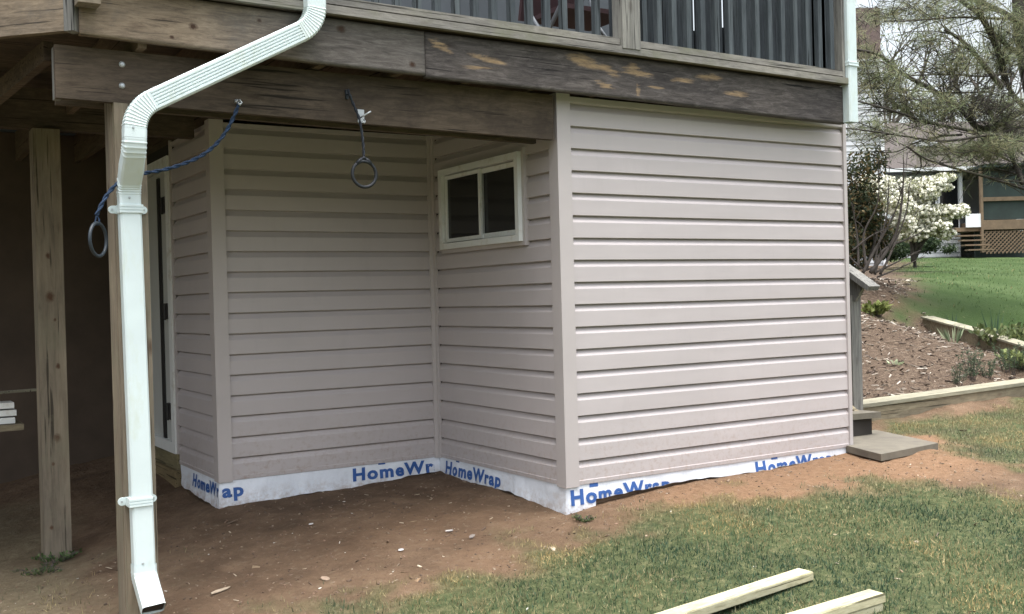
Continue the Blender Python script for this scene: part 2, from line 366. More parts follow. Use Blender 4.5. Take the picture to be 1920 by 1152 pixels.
# ================================================================ GROUND
def densify(lo, hi, n0, n1, step):
    mid = np.arange(n0, n1+step/2, step)
    a = n0-np.geomspace(step*1.2, n0-lo, 46)[::-1]; b = n1+np.geomspace(step*1.2, hi-n1, 60)
    return np.concatenate([a, mid, b])
gx = densify(-150, 160, -3.6, 5.2, .045); gy = densify(-90, 170, -3.0, 3.4, .045)
GX, GY = np.meshgrid(gx, gy, indexing='ij')
GZ = gz(GX, GY)
def poly_sd(P, X, Y):
    X = X.ravel(); Y = Y.ravel(); ins = np.zeros(X.shape, bool); d = np.full(X.shape, 1e9)
    n = len(P)
    for i in range(n):
        x1, y1 = P[i]; x2, y2 = P[(i+1) % n]
        c = ((y1 > Y) != (y2 > Y)) & (X < (x2-x1)*(Y-y1)/((y2-y1) if y2 != y1 else 1e-9)+x1); ins ^= c
        t = np.clip(((X-x1)*(x2-x1)+(Y-y1)*(y2-y1))/((x2-x1)**2+(y2-y1)**2+1e-12), 0, 1)
        d = np.minimum(d, np.hypot(X-x1-t*(x2-x1), Y-y1-t*(y2-y1)))
    return np.where(ins, d, -d)
def G(px, py): p = gpt(px, py); return (p[0], p[1])
lawnA = [G(520,1150), G(650,1118), G(800,1098), G(930,1065), G(985,1015), G(1100,985), G(1250,955), G(1400,930), G(1560,905), G(1690,893), G(1800,905), G(1915,930), (9,-2.2), (9,-12), (-8,-12), (-3.6,-3.6)]
lawnB = [G(1665,795), G(1760,785), G(1915,752), (9,.3), (9,-1.9), G(1915,885), G(1820,862), G(1775,845), G(1720,815)]
hillp = [G(1668,486), G(1700,520), G(1725,548), G(1675,585), G(1650,598), G(1735,592), G(1840,625), G(1918,655), (12,1.5), (160,-60), (160,165), (8,165)]
strawp = [(-6,-.9), G(0,960), G(150,1060), G(230,1100), G(230,1150), (-2.6,-1.4), (-6,-3)]
def masks(X, Y):
    sh = X.shape; nn = (fbm(X*2.2, Y*2.2, 4, 21)-.5)
    nn = nn.ravel(); n2 = (fbm(X*7, Y*7, 3, 33)-.5).ravel()
    def sm(d, wd): t = np.clip(d/wd+.5, 0, 1); return t*t*(3-2*t)
    a = sm(poly_sd(lawnA, X, Y)+nn*.9+n2*.6-.04, .5)
    b = sm(poly_sd(lawnB, X, Y)+nn*.7+n2*.4-.03, .3)
    c = sm(poly_sd(hillp, X, Y)+nn*.8, .5)
    s = sm(poly_sd(strawp, X, Y)+nn*1.0, .5)
    far = ((X.ravel() > 9) & (Y.ravel() < 0)) | (X.ravel() < -7) | (Y.ravel() < -5)
    g = np.maximum.reduce([a, b, c, far*1.0])
    bed = sm(poly_sd([(3.0,.62), (9,.62), (12,1.5), hillp[7], hillp[6], hillp[5], hillp[4], hillp[3], hillp[2], hillp[0], (5,14), (2.4,4)], X, Y)+nn*.3, .2)*(1-c)
    return g.reshape(sh), c.reshape(sh), s.reshape(sh), bed.reshape(sh)
mg, mh, ms, mb = masks(GX, GY)
nI, nJ = GX.shape
idx = np.arange(nI*nJ).reshape(nI, nJ)
F = np.stack([idx[:-1,:-1], idx[1:,:-1], idx[1:,1:], idx[:-1,1:]], -1).reshape(-1, 4)
def ground_mat():
    m, t, b = mat('ground_soil_and_turf')
    A = N(t, 'ShaderNodeAttribute', attribute_name='col'); sp = N(t, 'ShaderNodeSeparateColor'); t.links.new(A.outputs['Color'], sp.inputs[0])
    B = N(t, 'ShaderNodeAttribute', attribute_name='warm')
    v = tc(t); n1 = nz(t, v, 3, 8, .7); n2 = nz(t, v, 22, 6, .7); n3 = nz(t, v, 90, 4, .7); nb = nz(t, v, .5, 4)
    dirt = ramp(t, n1, [(.25, (.066,.045,.030)), (.5, (.128,.086,.056)), (.75, (.21,.145,.095))]).outputs[0]
    dry = ramp(t, n2, [(.3, (.165,.100,.058)), (.7, (.265,.165,.100))]).outputs[0]
    col = mixc(t, B.outputs['Fac'], dirt, dry)
    col = mixc(t, ramp(t, n2, [(.56, (0,0,0)), (.72, (.55,)*3)]).outputs[0], col, (.22,.18,.13))
    col = mixc(t, ramp(t, n3, [(.30, (.6,)*3), (.42, (0,0,0))]).outputs[0], col, (.05,.036,.026))
    straw = ramp(t, n2, [(.3, (.12,.105,.065)), (.7, (.26,.23,.15))]).outputs[0]
    ma = N(t, 'ShaderNodeMath', operation='MULTIPLY'); ma.inputs[1].default_value = .55; t.links.new(sp.outputs[2], ma.inputs[0])
    col = mixc(t, ma.outputs[0], col, straw)
    turf = ramp(t, n2, [(.28, (.035,.048,.022)), (.5, (.070,.084,.038)), (.72, (.155,.152,.078))]).outputs[0]
    col = mixc(t, sp.outputs[0], col, turf)
    hill = mixc(t, ramp(t, nb, [(.35, (0,0,0)), (.65, (1,1,1))]).outputs[0], (.038,.066,.018), (.072,.105,.040))
    hill = mixc(t, ramp(t, n2, [(.35, (0,0,0)), (.65, (.4,.4,.4))]).outputs[0], hill, (.03,.055,.02))
    col = mixc(t, sp.outputs[1], col, hill)
    # mulch
    C_ = N(t, 'ShaderNodeAttribute', attribute_name='bed')
    mul = ramp(t, nz(t, tc(t, (1,2.2,1)), 26, 7, .8, 1.2), [(.3, (.035,.025,.018)), (.5, (.09,.064,.046)), (.68, (.24,.19,.14))]).outputs[0]
    col = mixc(t, C_.outputs['Fac'], col, mul)
    t.links.new(col, b.inputs['Base Color']); b.inputs['Roughness'].default_value = .95; b.inputs['Specular IOR Level'].default_value = .1
    bump(t, b, n2, .9, .03); return m
MT['ground'] = ground_mat()
V = np.stack([GX, GY, GZ], -1).reshape(-1, 3)
ground = npmesh('ground', V, F, 'ground', None, np.stack([mg.ravel(), mh.ravel(), ms.ravel()], -1), True)
tag(ground, kind='structure')
wy = np.clip(1-np.abs(GY.ravel()+.35)/.8, 0, 1)*np.clip((GX.ravel()+.1)/.8, 0, 1)*np.clip((6-GX.ravel())/2, 0, 1)
wy = np.clip(wy*1.6*(0.5+fbm(GX*2.5, GY*2.5, 3, 5).ravel()), 0, 1)
mid = np.clip(1-np.hypot(GX.ravel()+.6, (GY.ravel()+.2))/1.4, 0, 1)*fbm(GX*2, GY*2, 3, 8).ravel()*.75
wy = np.maximum(wy, mid)
for nm, arr in (('warm', wy), ('bed', mb.ravel())):
    a = ground.data.attributes.new(nm, 'FLOAT', 'POINT'); a.data.foreach_set('value', arr.astype(np.float32))

# ---------------------------------------------------------------- grass blades
def blades(name, pts, hgt, wid, cols, label, lean=.8):
    n = len(pts); a = rng.uniform(0, 2*np.pi, n); h = hgt*rng.uniform(.5, 1.3, n); w_ = wid*rng.uniform(.7, 1.4, n)
    la = rng.uniform(0, 2*np.pi, n); le = np.abs(rng.normal(0, lean, n))
    s = np.stack([np.cos(a), np.sin(a), np.zeros(n)], -1)*w_[:,None]
    d = np.stack([np.cos(la)*np.sin(np.minimum(le,1.35)), np.sin(la)*np.sin(np.minimum(le,1.35)), np.cos(np.minimum(le,1.35))], -1)
    V = np.stack([pts-s, pts+s, pts+d*h[:,None]], 1).reshape(-1, 3)
    F = np.arange(3*n).reshape(-1, 3); c = np.repeat(cols, 3, 0)
    o = npmesh(name, V, F, 'grass', None, c); tag(o, label, 'grass', kind='stuff'); return o
def scatter(n, x0, x1, y0, y1, maskfn):
    x = rng.uniform(x0, x1, n); y = rng.uniform(y0, y1, n)
    # keep to what the camera region could see, with a margin
    dx = x-CAM[0]; dy = y-CAM[1]; dep = dx*AF[0]+dy*AF[1]; lat = dx*AR[0]+dy*AR[1]
    k = (dep > 3.3) & (np.abs(lat/np.maximum(dep, .1)) < .58); x, y = x[k], y[k]
    g, hl, st, bd = masks(x, y); p = maskfn(g, hl, st, bd, x, y); k = rng.uniform(0, 1, len(x)) < p
    x, y = x[k], y[k]; return np.stack([x, y, gz(x, y)-.003], -1)
def gcols(P, greens, straw_f, s=50, edge=None):
    n = len(P); f = np.clip((fbm(P[:,0]*2.6, P[:,1]*2.6, 4, s)-.5)*2.4+.55, 0, 1)
    g1_, g2_ = np.array(greens[0]), np.array(greens[1]); t = rng.uniform(0, 1, n)[:,None]
    c = g1_*(1-t)+g2_*t
    st = rng.uniform(0, 1, n) < np.clip(straw_f*(.3+1.6*(1-f))*1.0+(0 if edge is None else (1-edge)*.7), 0, 1)
    sc_ = np.array([.31,.265,.14])*rng.uniform(.6, 1.2, n)[:,None]; c[st] = sc_[st]; c = c*(.78+.5*(1-f))[:,None]*np.stack([1.12-.25*f, np.ones(n), .9+.25*f], -1)
    return np.clip(c*rng.uniform(.8, 1.2, n)[:,None], 0, 1)
P = scatter(430000, -3.5, 7.5, -3.2, .4, lambda g,h,s,b,x,y: g*(1-h)*np.clip(.35+1.5*(fbm(x*6, y*6, 4, 71)-.28), .2, 1))
blades('lawn_grass', P, .028, .0026, gcols(P, ((.034,.066,.034), (.090,.145,.066)), .31, 50, np.clip(poly_sd(lawnA, P[:,0], P[:,1])/.45, 0, 1)), 'short worn green and straw lawn grass in front of the siding', .9)
P = scatter(60000, -6, -1, -3, 1.2, lambda g,h,s,b,x,y: s*.5*fbm(x*4, y*4, 3, 77))
blades('sparse_grass', P, .035, .002, gcols(P, ((.07,.09,.035), (.16,.16,.08)), .9), 'thin dry grass on the dirt beneath the deck edge', 1.1)
P = scatter(36000, 2, 26, .5, 26, lambda g,h,s,b,x,y: h)
blades('hill_grass', P, .045, .006, gcols(P, ((.07,.115,.036), (.11,.155,.058)), .06), 'green grass growing on the slope behind the flower bed', .6)

# ---------------------------------------------------------------- litter
def shards(name, P, L, W, cols, label, flatness=.3, matn='litter', cat='debris', thick=.35):
    n = len(P); a = rng.uniform(0, 2*np.pi, n); l = L*rng.lognormal(0, .5, n); w_ = W*rng.uniform(.5, 1.5, n); ti = rng.normal(0, flatness, n)
    ax = np.stack([np.cos(a)*np.cos(ti), np.sin(a)*np.cos(ti), np.sin(ti)], -1)*l[:,None]/2
    ay = np.stack([-np.sin(a), np.cos(a), rng.normal(0, .3, n)], -1)*w_[:,None]/2
    up = np.array([0, 0, 1])*(w_*thick)[:,None]
    c = P+up*1.1
    q = [c-ax-ay*.6, c-ax*.8+ay, c+ax+ay*.5, c+ax*.9-ay]
    top = [v+up*.6 for v in q]; bot = [v-up*.6 for v in q]
    V = np.stack(top+bot, 1).reshape(-1, 3); base = (np.arange(n)*8)[:,None]
    fs = [(0,1,2,3),(7,6,5,4),(0,4,5,1),(1,5,6,2),(2,6,7,3),(3,7,4,0)]
    F = np.concatenate([base+np.array(f) for f in fs], 0)
    o = npmesh(name, V, F, matn, None, np.repeat(cols, 8, 0)); tag(o, label, cat, kind='stuff'); return o
def lit_cols(n, pal): 
    p = np.array(pal); return p[rng.integers(0, len(p), n)]*rng.uniform(.7, 1.2, n)[:,None]
P = scatter(30000, -3.5, 3.6, -2.2, 1.5, lambda g,h,s,b,x,y: (1-g)*.22)
shards('dirt_crumbs', P, .010, .008, lit_cols(len(P), [(.10,.07,.05),(.16,.11,.08),(.28,.22,.16),(.20,.13,.09)]), 'small crumbs and pebbles strewn over the bare dirt')
P = scatter(3600, -3.5, 3.6, -2.4, 1.3, lambda g,h,s,b,x,y: (1-g)*.11+.02)
shards('wood_chips', P, .022, .006, lit_cols(len(P), [(.42,.34,.24),(.55,.47,.36),(.30,.24,.17),(.17,.13,.10),(.70,.68,.62)]), 'pale wood chips and scraps scattered on the dirt')
P = scatter(36000, 2.9, 11, .6, 13, lambda g,h,s,b,x,y: b*.55)
shards('mulch_litter', P, .065, .012, lit_cols(len(P), [(.04,.03,.024),(.09,.065,.05),(.19,.15,.115),(.36,.31,.25),(.13,.10,.075),(.52,.47,.40)]), 'loose mulch and dead straw covering the flower bed', .25, cat='mulch')
P = scatter(900, -3.5, 4.2, -2.6, 1.4, lambda g,h,s,b,x,y: .05+.12*(fbm(x*2, y*2, 3, 91) > .56))
shards('dead_leaves', P, .035, .026, lit_cols(len(P), [(.22,.15,.09),(.30,.22,.14),(.14,.10,.07),(.36,.30,.22)]), 'small dry leaves lying on the dirt and the lawn', .3, thick=.05)
# a few single scraps that catch the eye
def scrap(px, py, L, W, ang, c, label):
    p = gpt(px, py); bm = BM(); n = 7
    a = Vector((math.cos(ang), math.sin(ang), 0)); s = Vector((-math.sin(ang), math.cos(ang), 0)); z = g1(p[0], p[1])+.006
    vs_ = []
    for k in range(n):
        t_ = k/n*2*math.pi; rr = random.uniform(.8, 1.1)
        vs_.append(Vector((p[0], p[1], z))+a*math.cos(t_)*L/2*rr+s*math.sin(t_)*W/2*rr)
    lo = [bm.verts.new(v) for v in vs_]; hi = [bm.verts.new(v+Vector((0,0,.004))+a*.002) for v in vs_]
    bm.faces.new(hi); bm.faces.new(lo[::-1])
    for k in range(n): bm.faces.new((lo[k], lo[(k+1) % n], hi[(k+1) % n], hi[k]))
    m = flat('scrap_'+label.split()[0], c, .85, .2, 30)
    return tag(obj('wood_scrap', bm, m), label, 'scrap', 'scraps lying on the bare dirt')
scrap(413, 1112, .15, .035, .5, (.42,.34,.25), 'long tan wood scrap lying right of the downspout outlet')
scrap(610, 1088, .085, .045, 1.6, (.34,.25,.18), 'short brown bark scrap near the lawn edge at bottom centre')
scrap(885, 1005, .09, .03, .9, (.22,.19,.17), 'dark grey wood scrap on the dirt below the inner corner')
scrap(843, 996, .05, .02, .2, (.16,.14,.13), 'small dark scrap beside the dark grey one on the dirt')
scrap(752, 1033, .035, .03, .3, (.75,.76,.76), 'tiny white square scrap in the middle of the dirt')
scrap(842, 995, .05, .014, -.3, (.8,.78,.75), 'thin white scrap in the dirt below the window wall')
scrap(583, 984, .03, .02, .3, (.7,.68,.66), 'small white scrap on dark dirt left of the inner corner')

# ================================================================ STORAGE ROOM UNDER THE DECK
SX0, SY1, SX1 = -1.515, 1.524, 2.378        # left corner, recess wall, right end
H = 0.127; NC = 17; ZT = 2.20
room = thing('storage_room', 'tan vinyl sided storage room with a recessed corner, standing under the wooden deck', 'shed')
def siding(name, p0, p1, nrm, rects, parent, label=None):
    """p0->p1 along the wall in plan, nrm outward; rects = list of (s0,s1,zlo,zhi) in wall coords"""
    p0 = Vector((*p0, 0)); p1 = Vector((*p1, 0)); n = Vector((*nrm, 0)); a = (p1-p0).normalized(); bm = BM()
    def prof(zlo, zhi):
        pr = []
        for k in range(-1, NC+1):
            zb = k*H; 
            if k == -1: continue
            # exposure: lower butt edge, face, cove back to the next lap
            pts = [(zb, .004), (zb+.0012, .000), (zb+.003, .0), (zb+H*.68, .0012), (zb+H*.71, .0028), (zb+H*.935, .0205), (zb+H*.95, .0265), (zb+H-.0005, .0275)]
            if k == 0: pts = [(zb-.012, .004), (zb-.010, -.002), (zb+.012, -.003), (zb+.015, .0)]+pts[3:]
            for z, o in pts: pr.append((z, o))
        out = []
        for (z0, o0), (z1, o1) in zip(pr, pr[1:]):
            if z1 < zlo or z0 > zhi: continue
            def cl(z): 
                t_ = 0 if z1 == z0 else (z-z0)/(z1-z0); return o0+(o1-o0)*min(1, max(0, t_))
            za, zb2 = max(z0, zlo), min(z1, zhi)
            if not out: out.append((za, cl(za)))
            out.append((zb2, cl(zb2)))
        return out
    for s0, s1, zl, zh in rects:
        pr = prof(zl, zh); m = max(1, int((s1-s0)/.25)); cols = []
        for i in range(m+1):
            s = s0+(s1-s0)*i/m
            cols.append([bm.verts.new(p0+a*s-n*(o+.0006*math.sin(s*1.7+z*4))+Vector((0,0,z+.0010*math.sin(s*1.3+round(z/H)*5)))) for z, o in pr])
        for c0, c1 in zip(cols, cols[1:]):
            for j in range(len(pr)-1): bm.faces.new((c0[j], c1[j], c1[j+1], c0[j+1]))
    o = obj(name, bm, 'siding', parent)
    if label: o['label'] = label
    return o
WY0, WY1, WZ0, WZ1 = .36, 1.355, 1.395, 1.93      # window hole in the side wall (x = 0 plane), y range
siding('siding_wall', (0,0), (SX1,0), (0,-1), [(.07, SX1-.028, -.02, 2.185)], room, 'bright front siding wall facing the lawn')
siding('siding_wall', (0,SY1), (0,0), (-1,0), [(.028, SY1-WY1, -.02, 2.185), (SY1-WY0, SY1-.07, -.02, 2.185), (SY1-WY1, SY1-WY0, -.02, WZ0), (SY1-WY1, SY1-WY0, WZ1, 2.185)], room, 'side siding wall holding the small window')
siding('siding_wall', (SX0,SY1), (0,SY1), (0,-1), [(.07, -SX0-.028, -.02, 2.185)], room, 'dim siding wall at the back of the recess')
siding('siding_wall', (SX0,2.46), (SX0,SY1), (-1,0), [(.0, .94-.07, -.02, 2.185)], room, 'narrow dark siding wall beside the door')
def trim_prof(bm, pts, z0, z1):
    lo = [bm.verts.new((x, y, z0)) for x, y in pts]; hi = [bm.verts.new((x, y, z1)) for x, y in pts]; n = len(pts)
    for k in range(n): bm.faces.new((lo[k], lo[(k+1) % n], hi[(k+1) % n], hi[k]))
    bm.faces.new(lo[::-1]); bm.faces.new(hi)
def corner(x, y, z0, z1, wid, sx, sy, th=.02):
    # outside corner post: outer corner at (x,y); arms run towards +sx and +sy
    bm = BM(); trim_prof(bm, [(x,y),(x+sx*wid,y),(x+sx*wid,y+sy*th),(x+sx*th,y+sy*th),(x+sx*th,y+sy*wid),(x,y+sy*wid)], z0, z1)
    return obj('corner_post', bm, 'trim', room, .003)
corner(-.009, -.009, -.018, 2.21, .092, 1, 1)
corner(SX0-.009, SY1-.009, -.018, 2.2, .088, 1, 1)
# inside corner post and end channels
bm = BM(); trim_prof(bm, [(-.032,SY1-.006),(-.004,SY1-.012),(-.012,SY1-.004),(-.006,SY1-.032),(.012,SY1-.034),(.012,SY1+.012),(-.034,SY1+.012)], -.014, 2.2)
obj('inner_corner_post', bm, 'trim', room)
bm = BM(); box(bm, SX1-.030, SX1, -.010, .03, -.016, 2.19); obj('edge_trim', bm, 'trim', room, .002)
bm = BM(); box(bm, .085, SX1-.031, -.007, .02, 2.165, 2.195); obj('top_trim', bm, 'trim', room, .002)
bm = BM(); box(bm, SX0-.008, SX0+.012, 2.455, 2.475, -.014, 2.2); obj('edge_trim', bm, 'trim', room)
# wall bodies behind the vinyl
bm = BM()
box(bm, .03, SX1-.004, .03, .12, -.0, 2.19); box(bm, SX1-.104, SX1-.004, .12, 3.9, -.05, 2.19)
box(bm, .03, .12, .12, WY0, 0, 2.19); box(bm, .03, .12, WY1, SY1+.1, 0, 2.19); box(bm, .03, .12, WY0, WY1, 0, WZ0); box(bm, .03, .12, WY0, WY1, WZ1, 2.19)
box(bm, SX0+.03, .029, SY1+.03, SY1+.1, 0, 2.19); box(bm, SX0+.03, SX0+.1, SY1+.1, 2.47, 0, 2.19)
box(bm, SX0+.018, SX0+.1, 3.30, 3.95, .0, 2.19); box(bm, SX0+.018, SX0+.1, 2.47, 3.30, 2.10, 2.19)
obj('wall_frame', bm, 'dark', room)
bm = BM(); box(bm, .034, SX1-.01, .034, .12, -.25, -.002); box(bm, .034, .12, .12, SY1+.12, -.25, -.002); box(bm, SX0+.034, .033, SY1+.034, SY1+.12, -.25, -.002)
box(bm, SX0+.034, SX0+.12, SY1+.12, 2.43, -.25, -.002); obj('footing', bm, flat('muddy_footing_wood', (.17,.115,.075), .9, .25, 7), room)
# sill plate / skirt under the door
bm = BM(); box(bm, SX0-.02, SX0+.1, 2.44, 3.95, -.05, .055); obj('sill_plate', bm, wood('treated_sill', [(.12,.11,.06),(.20,.175,.10),(.27,.235,.14)], 1, 20), room, .004)
bm = BM(); box(bm, SX0-.035, SX0+.1, 2.44, 3.95, -.22, -.055); obj('skirt_board', bm, wood('treated_skirt', [(.13,.10,.055),(.21,.165,.09),(.27,.21,.12)], 1, 20), room, .004)
# window
win = tag(link('window', bpy.data.meshes.new('window'), None, room))
def frame_bm(y0, y1, z0, z1, t_, x0, x1, tb=None):
    bm = BM(); tb = tb or t_
    box(bm, x0, x1, y0, y0+t_, z0, z1); box(bm, x0, x1, y1-t_, y1, z0, z1)
    box(bm, x0, x1, y0+t_, y1-t_, z0, z0+tb); box(bm, x0, x1, y0+t_, y1-t_, z1-t_, z1); return bm
bpy.data.objects.remove(win)
win = obj('window', frame_bm(WY0+.003, WY1-.003, WZ0+.003, WZ1-.003, .038, -.045, .03), 'white', room, .004)
obj('window_trim', frame_bm(WY0-.022, WY1+.022, WZ0-.022, WZ1+.022, .025, -.018, .02), 'trim', win, .002)
ym = (WY0+WY1)/2+.005
obj('sash', frame_bm(ym-.018, WY1-.048, WZ0+.048, WZ1-.048, .024, -.020, .004), 'white', win, .002)
obj('sash', frame_bm(WY0+.048, ym+.012, WZ0+.048, WZ1-.048, .030, -.002, .022), 'white', win, .002)
bm = BM(); box(bm, -.010, -.006, ym+.006, WY1-.072, WZ0+.072, WZ1-.072); obj('pane', bm, 'glass', win)
bm = BM(); box(bm, .008, .012, WY0+.078, ym-.018, WZ0+.078, WZ1-.078); obj('pane', bm, 'glass', win)
bm = BM(); box(bm, .02, .03, WY0+.05, WY1-.05, WZ0+.05, WZ1-.05); obj('dark_backing', bm, 'dark', win)  # dark sheet in place of the unlit room behind the panes
# door in the return wall
door = obj('door', frame_bm(2.475, 3.30, .055, 2.10, .075, SX0-.022, SX0+.03), 'white', room, .004)
bm = BM(); box(bm, SX0+.012, SX0+.05, 2.60, 3.215, .10, 2.02); obj('door_leaf', bm, 'door', door, .004)
bm = BM(); box(bm, SX0-.003, SX0+.034, 2.556, 2.600, .06, 2.02); obj('jamb', bm, 'black', door)  # jamb coloured black to draw the dark gap beside the casing
bm = BM(); box(bm, SX0-.002, SX0+.018, 2.80, 2.86, .13, 1.98); obj('dark_gap_line', bm, 'black', door)  # black strip painting a shaded gap line down the door
bm = BM(); box(bm, SX0+.004, SX0+.0115, 2.88, 3.18, .2, 1.9); obj('door_panel', bm, 'door', door, .002)
for z in (.28, .98, 1.72):
    bm = BM(); box(bm, SX0-.016, SX0+.008, 2.59, 2.72, z, z+.11)
    tube(bm, [(SX0-.018, 2.66, z-.008), (SX0-.018, 2.66, z+.108)], .009, 8); obj('hinge', bm, 'black', door)

# house wrap: one wrinkled sheet along the whole foot of the room
path = [(SX0+.010, 2.44), (SX0+.010, SY1+.010), (.010, SY1+.010), (.010, .010), (SX1-.002, .010), (SX1+.012, .05)]
path = [Vector((*p, 0)) for p in path]
seg = [(path[i+1]-path[i]).length for i in range(len(path)-1)]; cum = [0]
for s in seg: cum.append(cum[-1]+s)
def wpos(s):
    for i in range(len(seg)):
        if s <= cum[i+1]+1e-9 or i == len(seg)-1:
            t_ = (s-cum[i])/seg[i]; a = (path[i+1]-path[i]).normalized(); n = Vector((a.y, -a.x, 0)); return path[i].lerp(path[i+1], t_), n, i
    return path[-1], n, i
C_out, C_in, C_l, C_r = cum[3], cum[2], cum[1], cum[4]
def wbot(s):
    """depth of the ragged lower edge"""
    K = [(0,-.02),(.06,-.15),(.4,-.165),(C_l,-.185),(C_l+.1,-.18),(C_l+.35,-.165),(C_l+.45,-.15),(C_l+.62,-.145),(C_l+.66,-.155),(C_l+1.1,-.14),(C_l+1.25,-.12),(C_in,-.105),
         (C_in+.15,-.13),(C_in+.5,-.145),(C_in+.9,-.12),(C_in+1.2,-.15),(C_out,-.175),(C_out+.04,-.165),(C_out+.185,-.150),(C_out+.188,-.104),(C_out+.3,-.100),(C_out+.5,-.090),(C_out+.7,-.084),
         (C_out+.95,-.072),(C_out+1.2,-.086),(C_out+1.5,-.085),(C_out+1.8,-.075),(C_out+2.05,-.064),(C_out+2.2,-.075),(C_out+2.3,-.06),(C_r,-.03),(cum[5],-.01)]
    for (a, za), (b, zb) in zip(K, K[1:]):
        if s <= b: return za+(zb-za)*(s-a)/max(1e-9, b-a)+.004*math.sin(s*31)*math.sin(s*11)
    return K[-1][1]
def wrink(s, z):
    """bulge outwards from the wall: grows toward the loose bottom edge"""
    k = min(1, max(0, -z/.14)); v = mnoise.noise(Vector((s*6, z*5, 3)))*.010+mnoise.noise(Vector((s*17, z*11, 8)))*.005
    return .004+k*(.012+v*1.6)
bm = BM(); S = []; s = 0
brk = [C_out+.186]
while s < cum[5]: S.append(s); s += .018
S = sorted(S+cum+[C_out+.184, C_out+.189]); cols_ = []
for s in S:
    p, n, i = wpos(s); zb = wbot(s); c = []
    for j in range(10):
        z = .03+(zb-.03)*j/9; c.append(bm.verts.new(p+n*wrink(s, z)+Vector((0,0,z))))
    cols_.append(c)
for a, b in zip(cols_, cols_[1:]):
    for j in range(9): bm.faces.new((a[j], b[j], b[j+1], a[j+1]))
wrap = obj('house_wrap', bm, 'wrap', room, smooth=True)
# lettering printed on the wrap
def text_mesh(body, size, off):
    cu = bpy.data.curves.new('t', 'FONT'); cu.body = body; cu.size = size; cu.offset = off; cu.space_character = 1.16; cu.resolution_u = 3
    ob = bpy.data.objects.new('t', cu); COL.objects.link(ob); bpy.context.view_layer.update()
    me = bpy.data.meshes.new_from_object(ob.evaluated_get(bpy.context.evaluated_depsgraph_get())); bpy.data.objects.remove(ob); return me
def lettering(s0, width, zbase, cap, smax=99, body='HomeWrap', clip=True):
    me = text_mesh(body, 1, .040); bm = BM(); bm.from_mesh(me)
    xs = [v.co.x for v in bm.verts]; x0, x1 = min(xs), max(xs); 
    k = width/(x1-x0); kc = cap/.73
    for v in bm.verts: v.co = Vector((s0+(v.co.x-x0)*k, zbase+v.co.y*kc, 0))
    # slice into strips so that letters follow the wrinkles and the corners, then clip to the sheet
    lo, hi = s0, s0+width; cuts = [lo+i*.02 for i in range(1, int((hi-lo)/.02)+1)]+[c for c in cum if lo < c < hi]+[C_out+.1865]
    for c in cuts:
        bmesh.ops.bisect_plane(bm, geom=bm.verts[:]+bm.edges[:]+bm.faces[:], plane_co=(c,0,0), plane_no=(1,0,0))
    for i in range(9):
        bmesh.ops.bisect_plane(bm, geom=bm.verts[:]+bm.edges[:]+bm.faces[:], plane_co=(0,-.01-i*.02,0), plane_no=(0,1,0))
    if smax < 99:
        bmesh.ops.bisect_plane(bm, geom=bm.verts[:]+bm.edges[:]+bm.faces[:], plane_co=(smax,0,0), plane_no=(1,0,0), clear_outer=True)
    if clip:
        for f in list(bm.faces):
            c = f.calc_center_median()
            if min(v.co.y-wbot(c.x) for v in f.verts) < -.0:
                if c.y < wbot(c.x)+.001: bm.faces.remove(f)
        for v in bm.verts:
            v.co.y = max(v.co.y, wbot(v.co.x)+.001) if v.co.y < wbot(v.co.x)+.001 else v.co.y
        for v in list(bm.verts):
            if not v.link_faces: bm.verts.remove(v)
    for v in bm.verts:
        s, z = v.co.x, v.co.y; p, n, i = wpos(s); v.co = p+n*(wrink(s, z)+.0032)+Vector((0,0,z))
    return obj('lettering', bm, 'blue_ink', wrap)
lettering(C_l-.575, .71, -.108, .078)                       # wraps the left corner
lettering(C_l+.865, .73, -.106, .082, C_in-.055)
lettering(C_in+.105, .715, -.108, .082)
lettering(C_out+.014, .735, -.118, .085)
lettering(C_out+1.455, .715, -.106, .085)
def inkbar(s0, s1, z0, z1):
    bm = BM(); v = []
    for s, z in ((s0,z0),(s1,z0),(s1,z1),(s0,z1)):
        p, n, i = wpos(s); v.append(bm.verts.new(p+n*(wrink(s, z)+.0025)+Vector((0,0,z))))
    bm.faces.new(v); obj('lettering', bm, 'blue_ink', wrap)
inkbar(C_out+.150, C_out+.210, -.032, -.010); inkbar(C_out+1.60, C_out+1.655, -.022, -.008); inkbar(C_in+.245, C_in+.29, -.020, -.008); inkbar(C_l+1.05, C_l+1.10, -.02, -.008)
root_at(room, (0, 0, -.17))

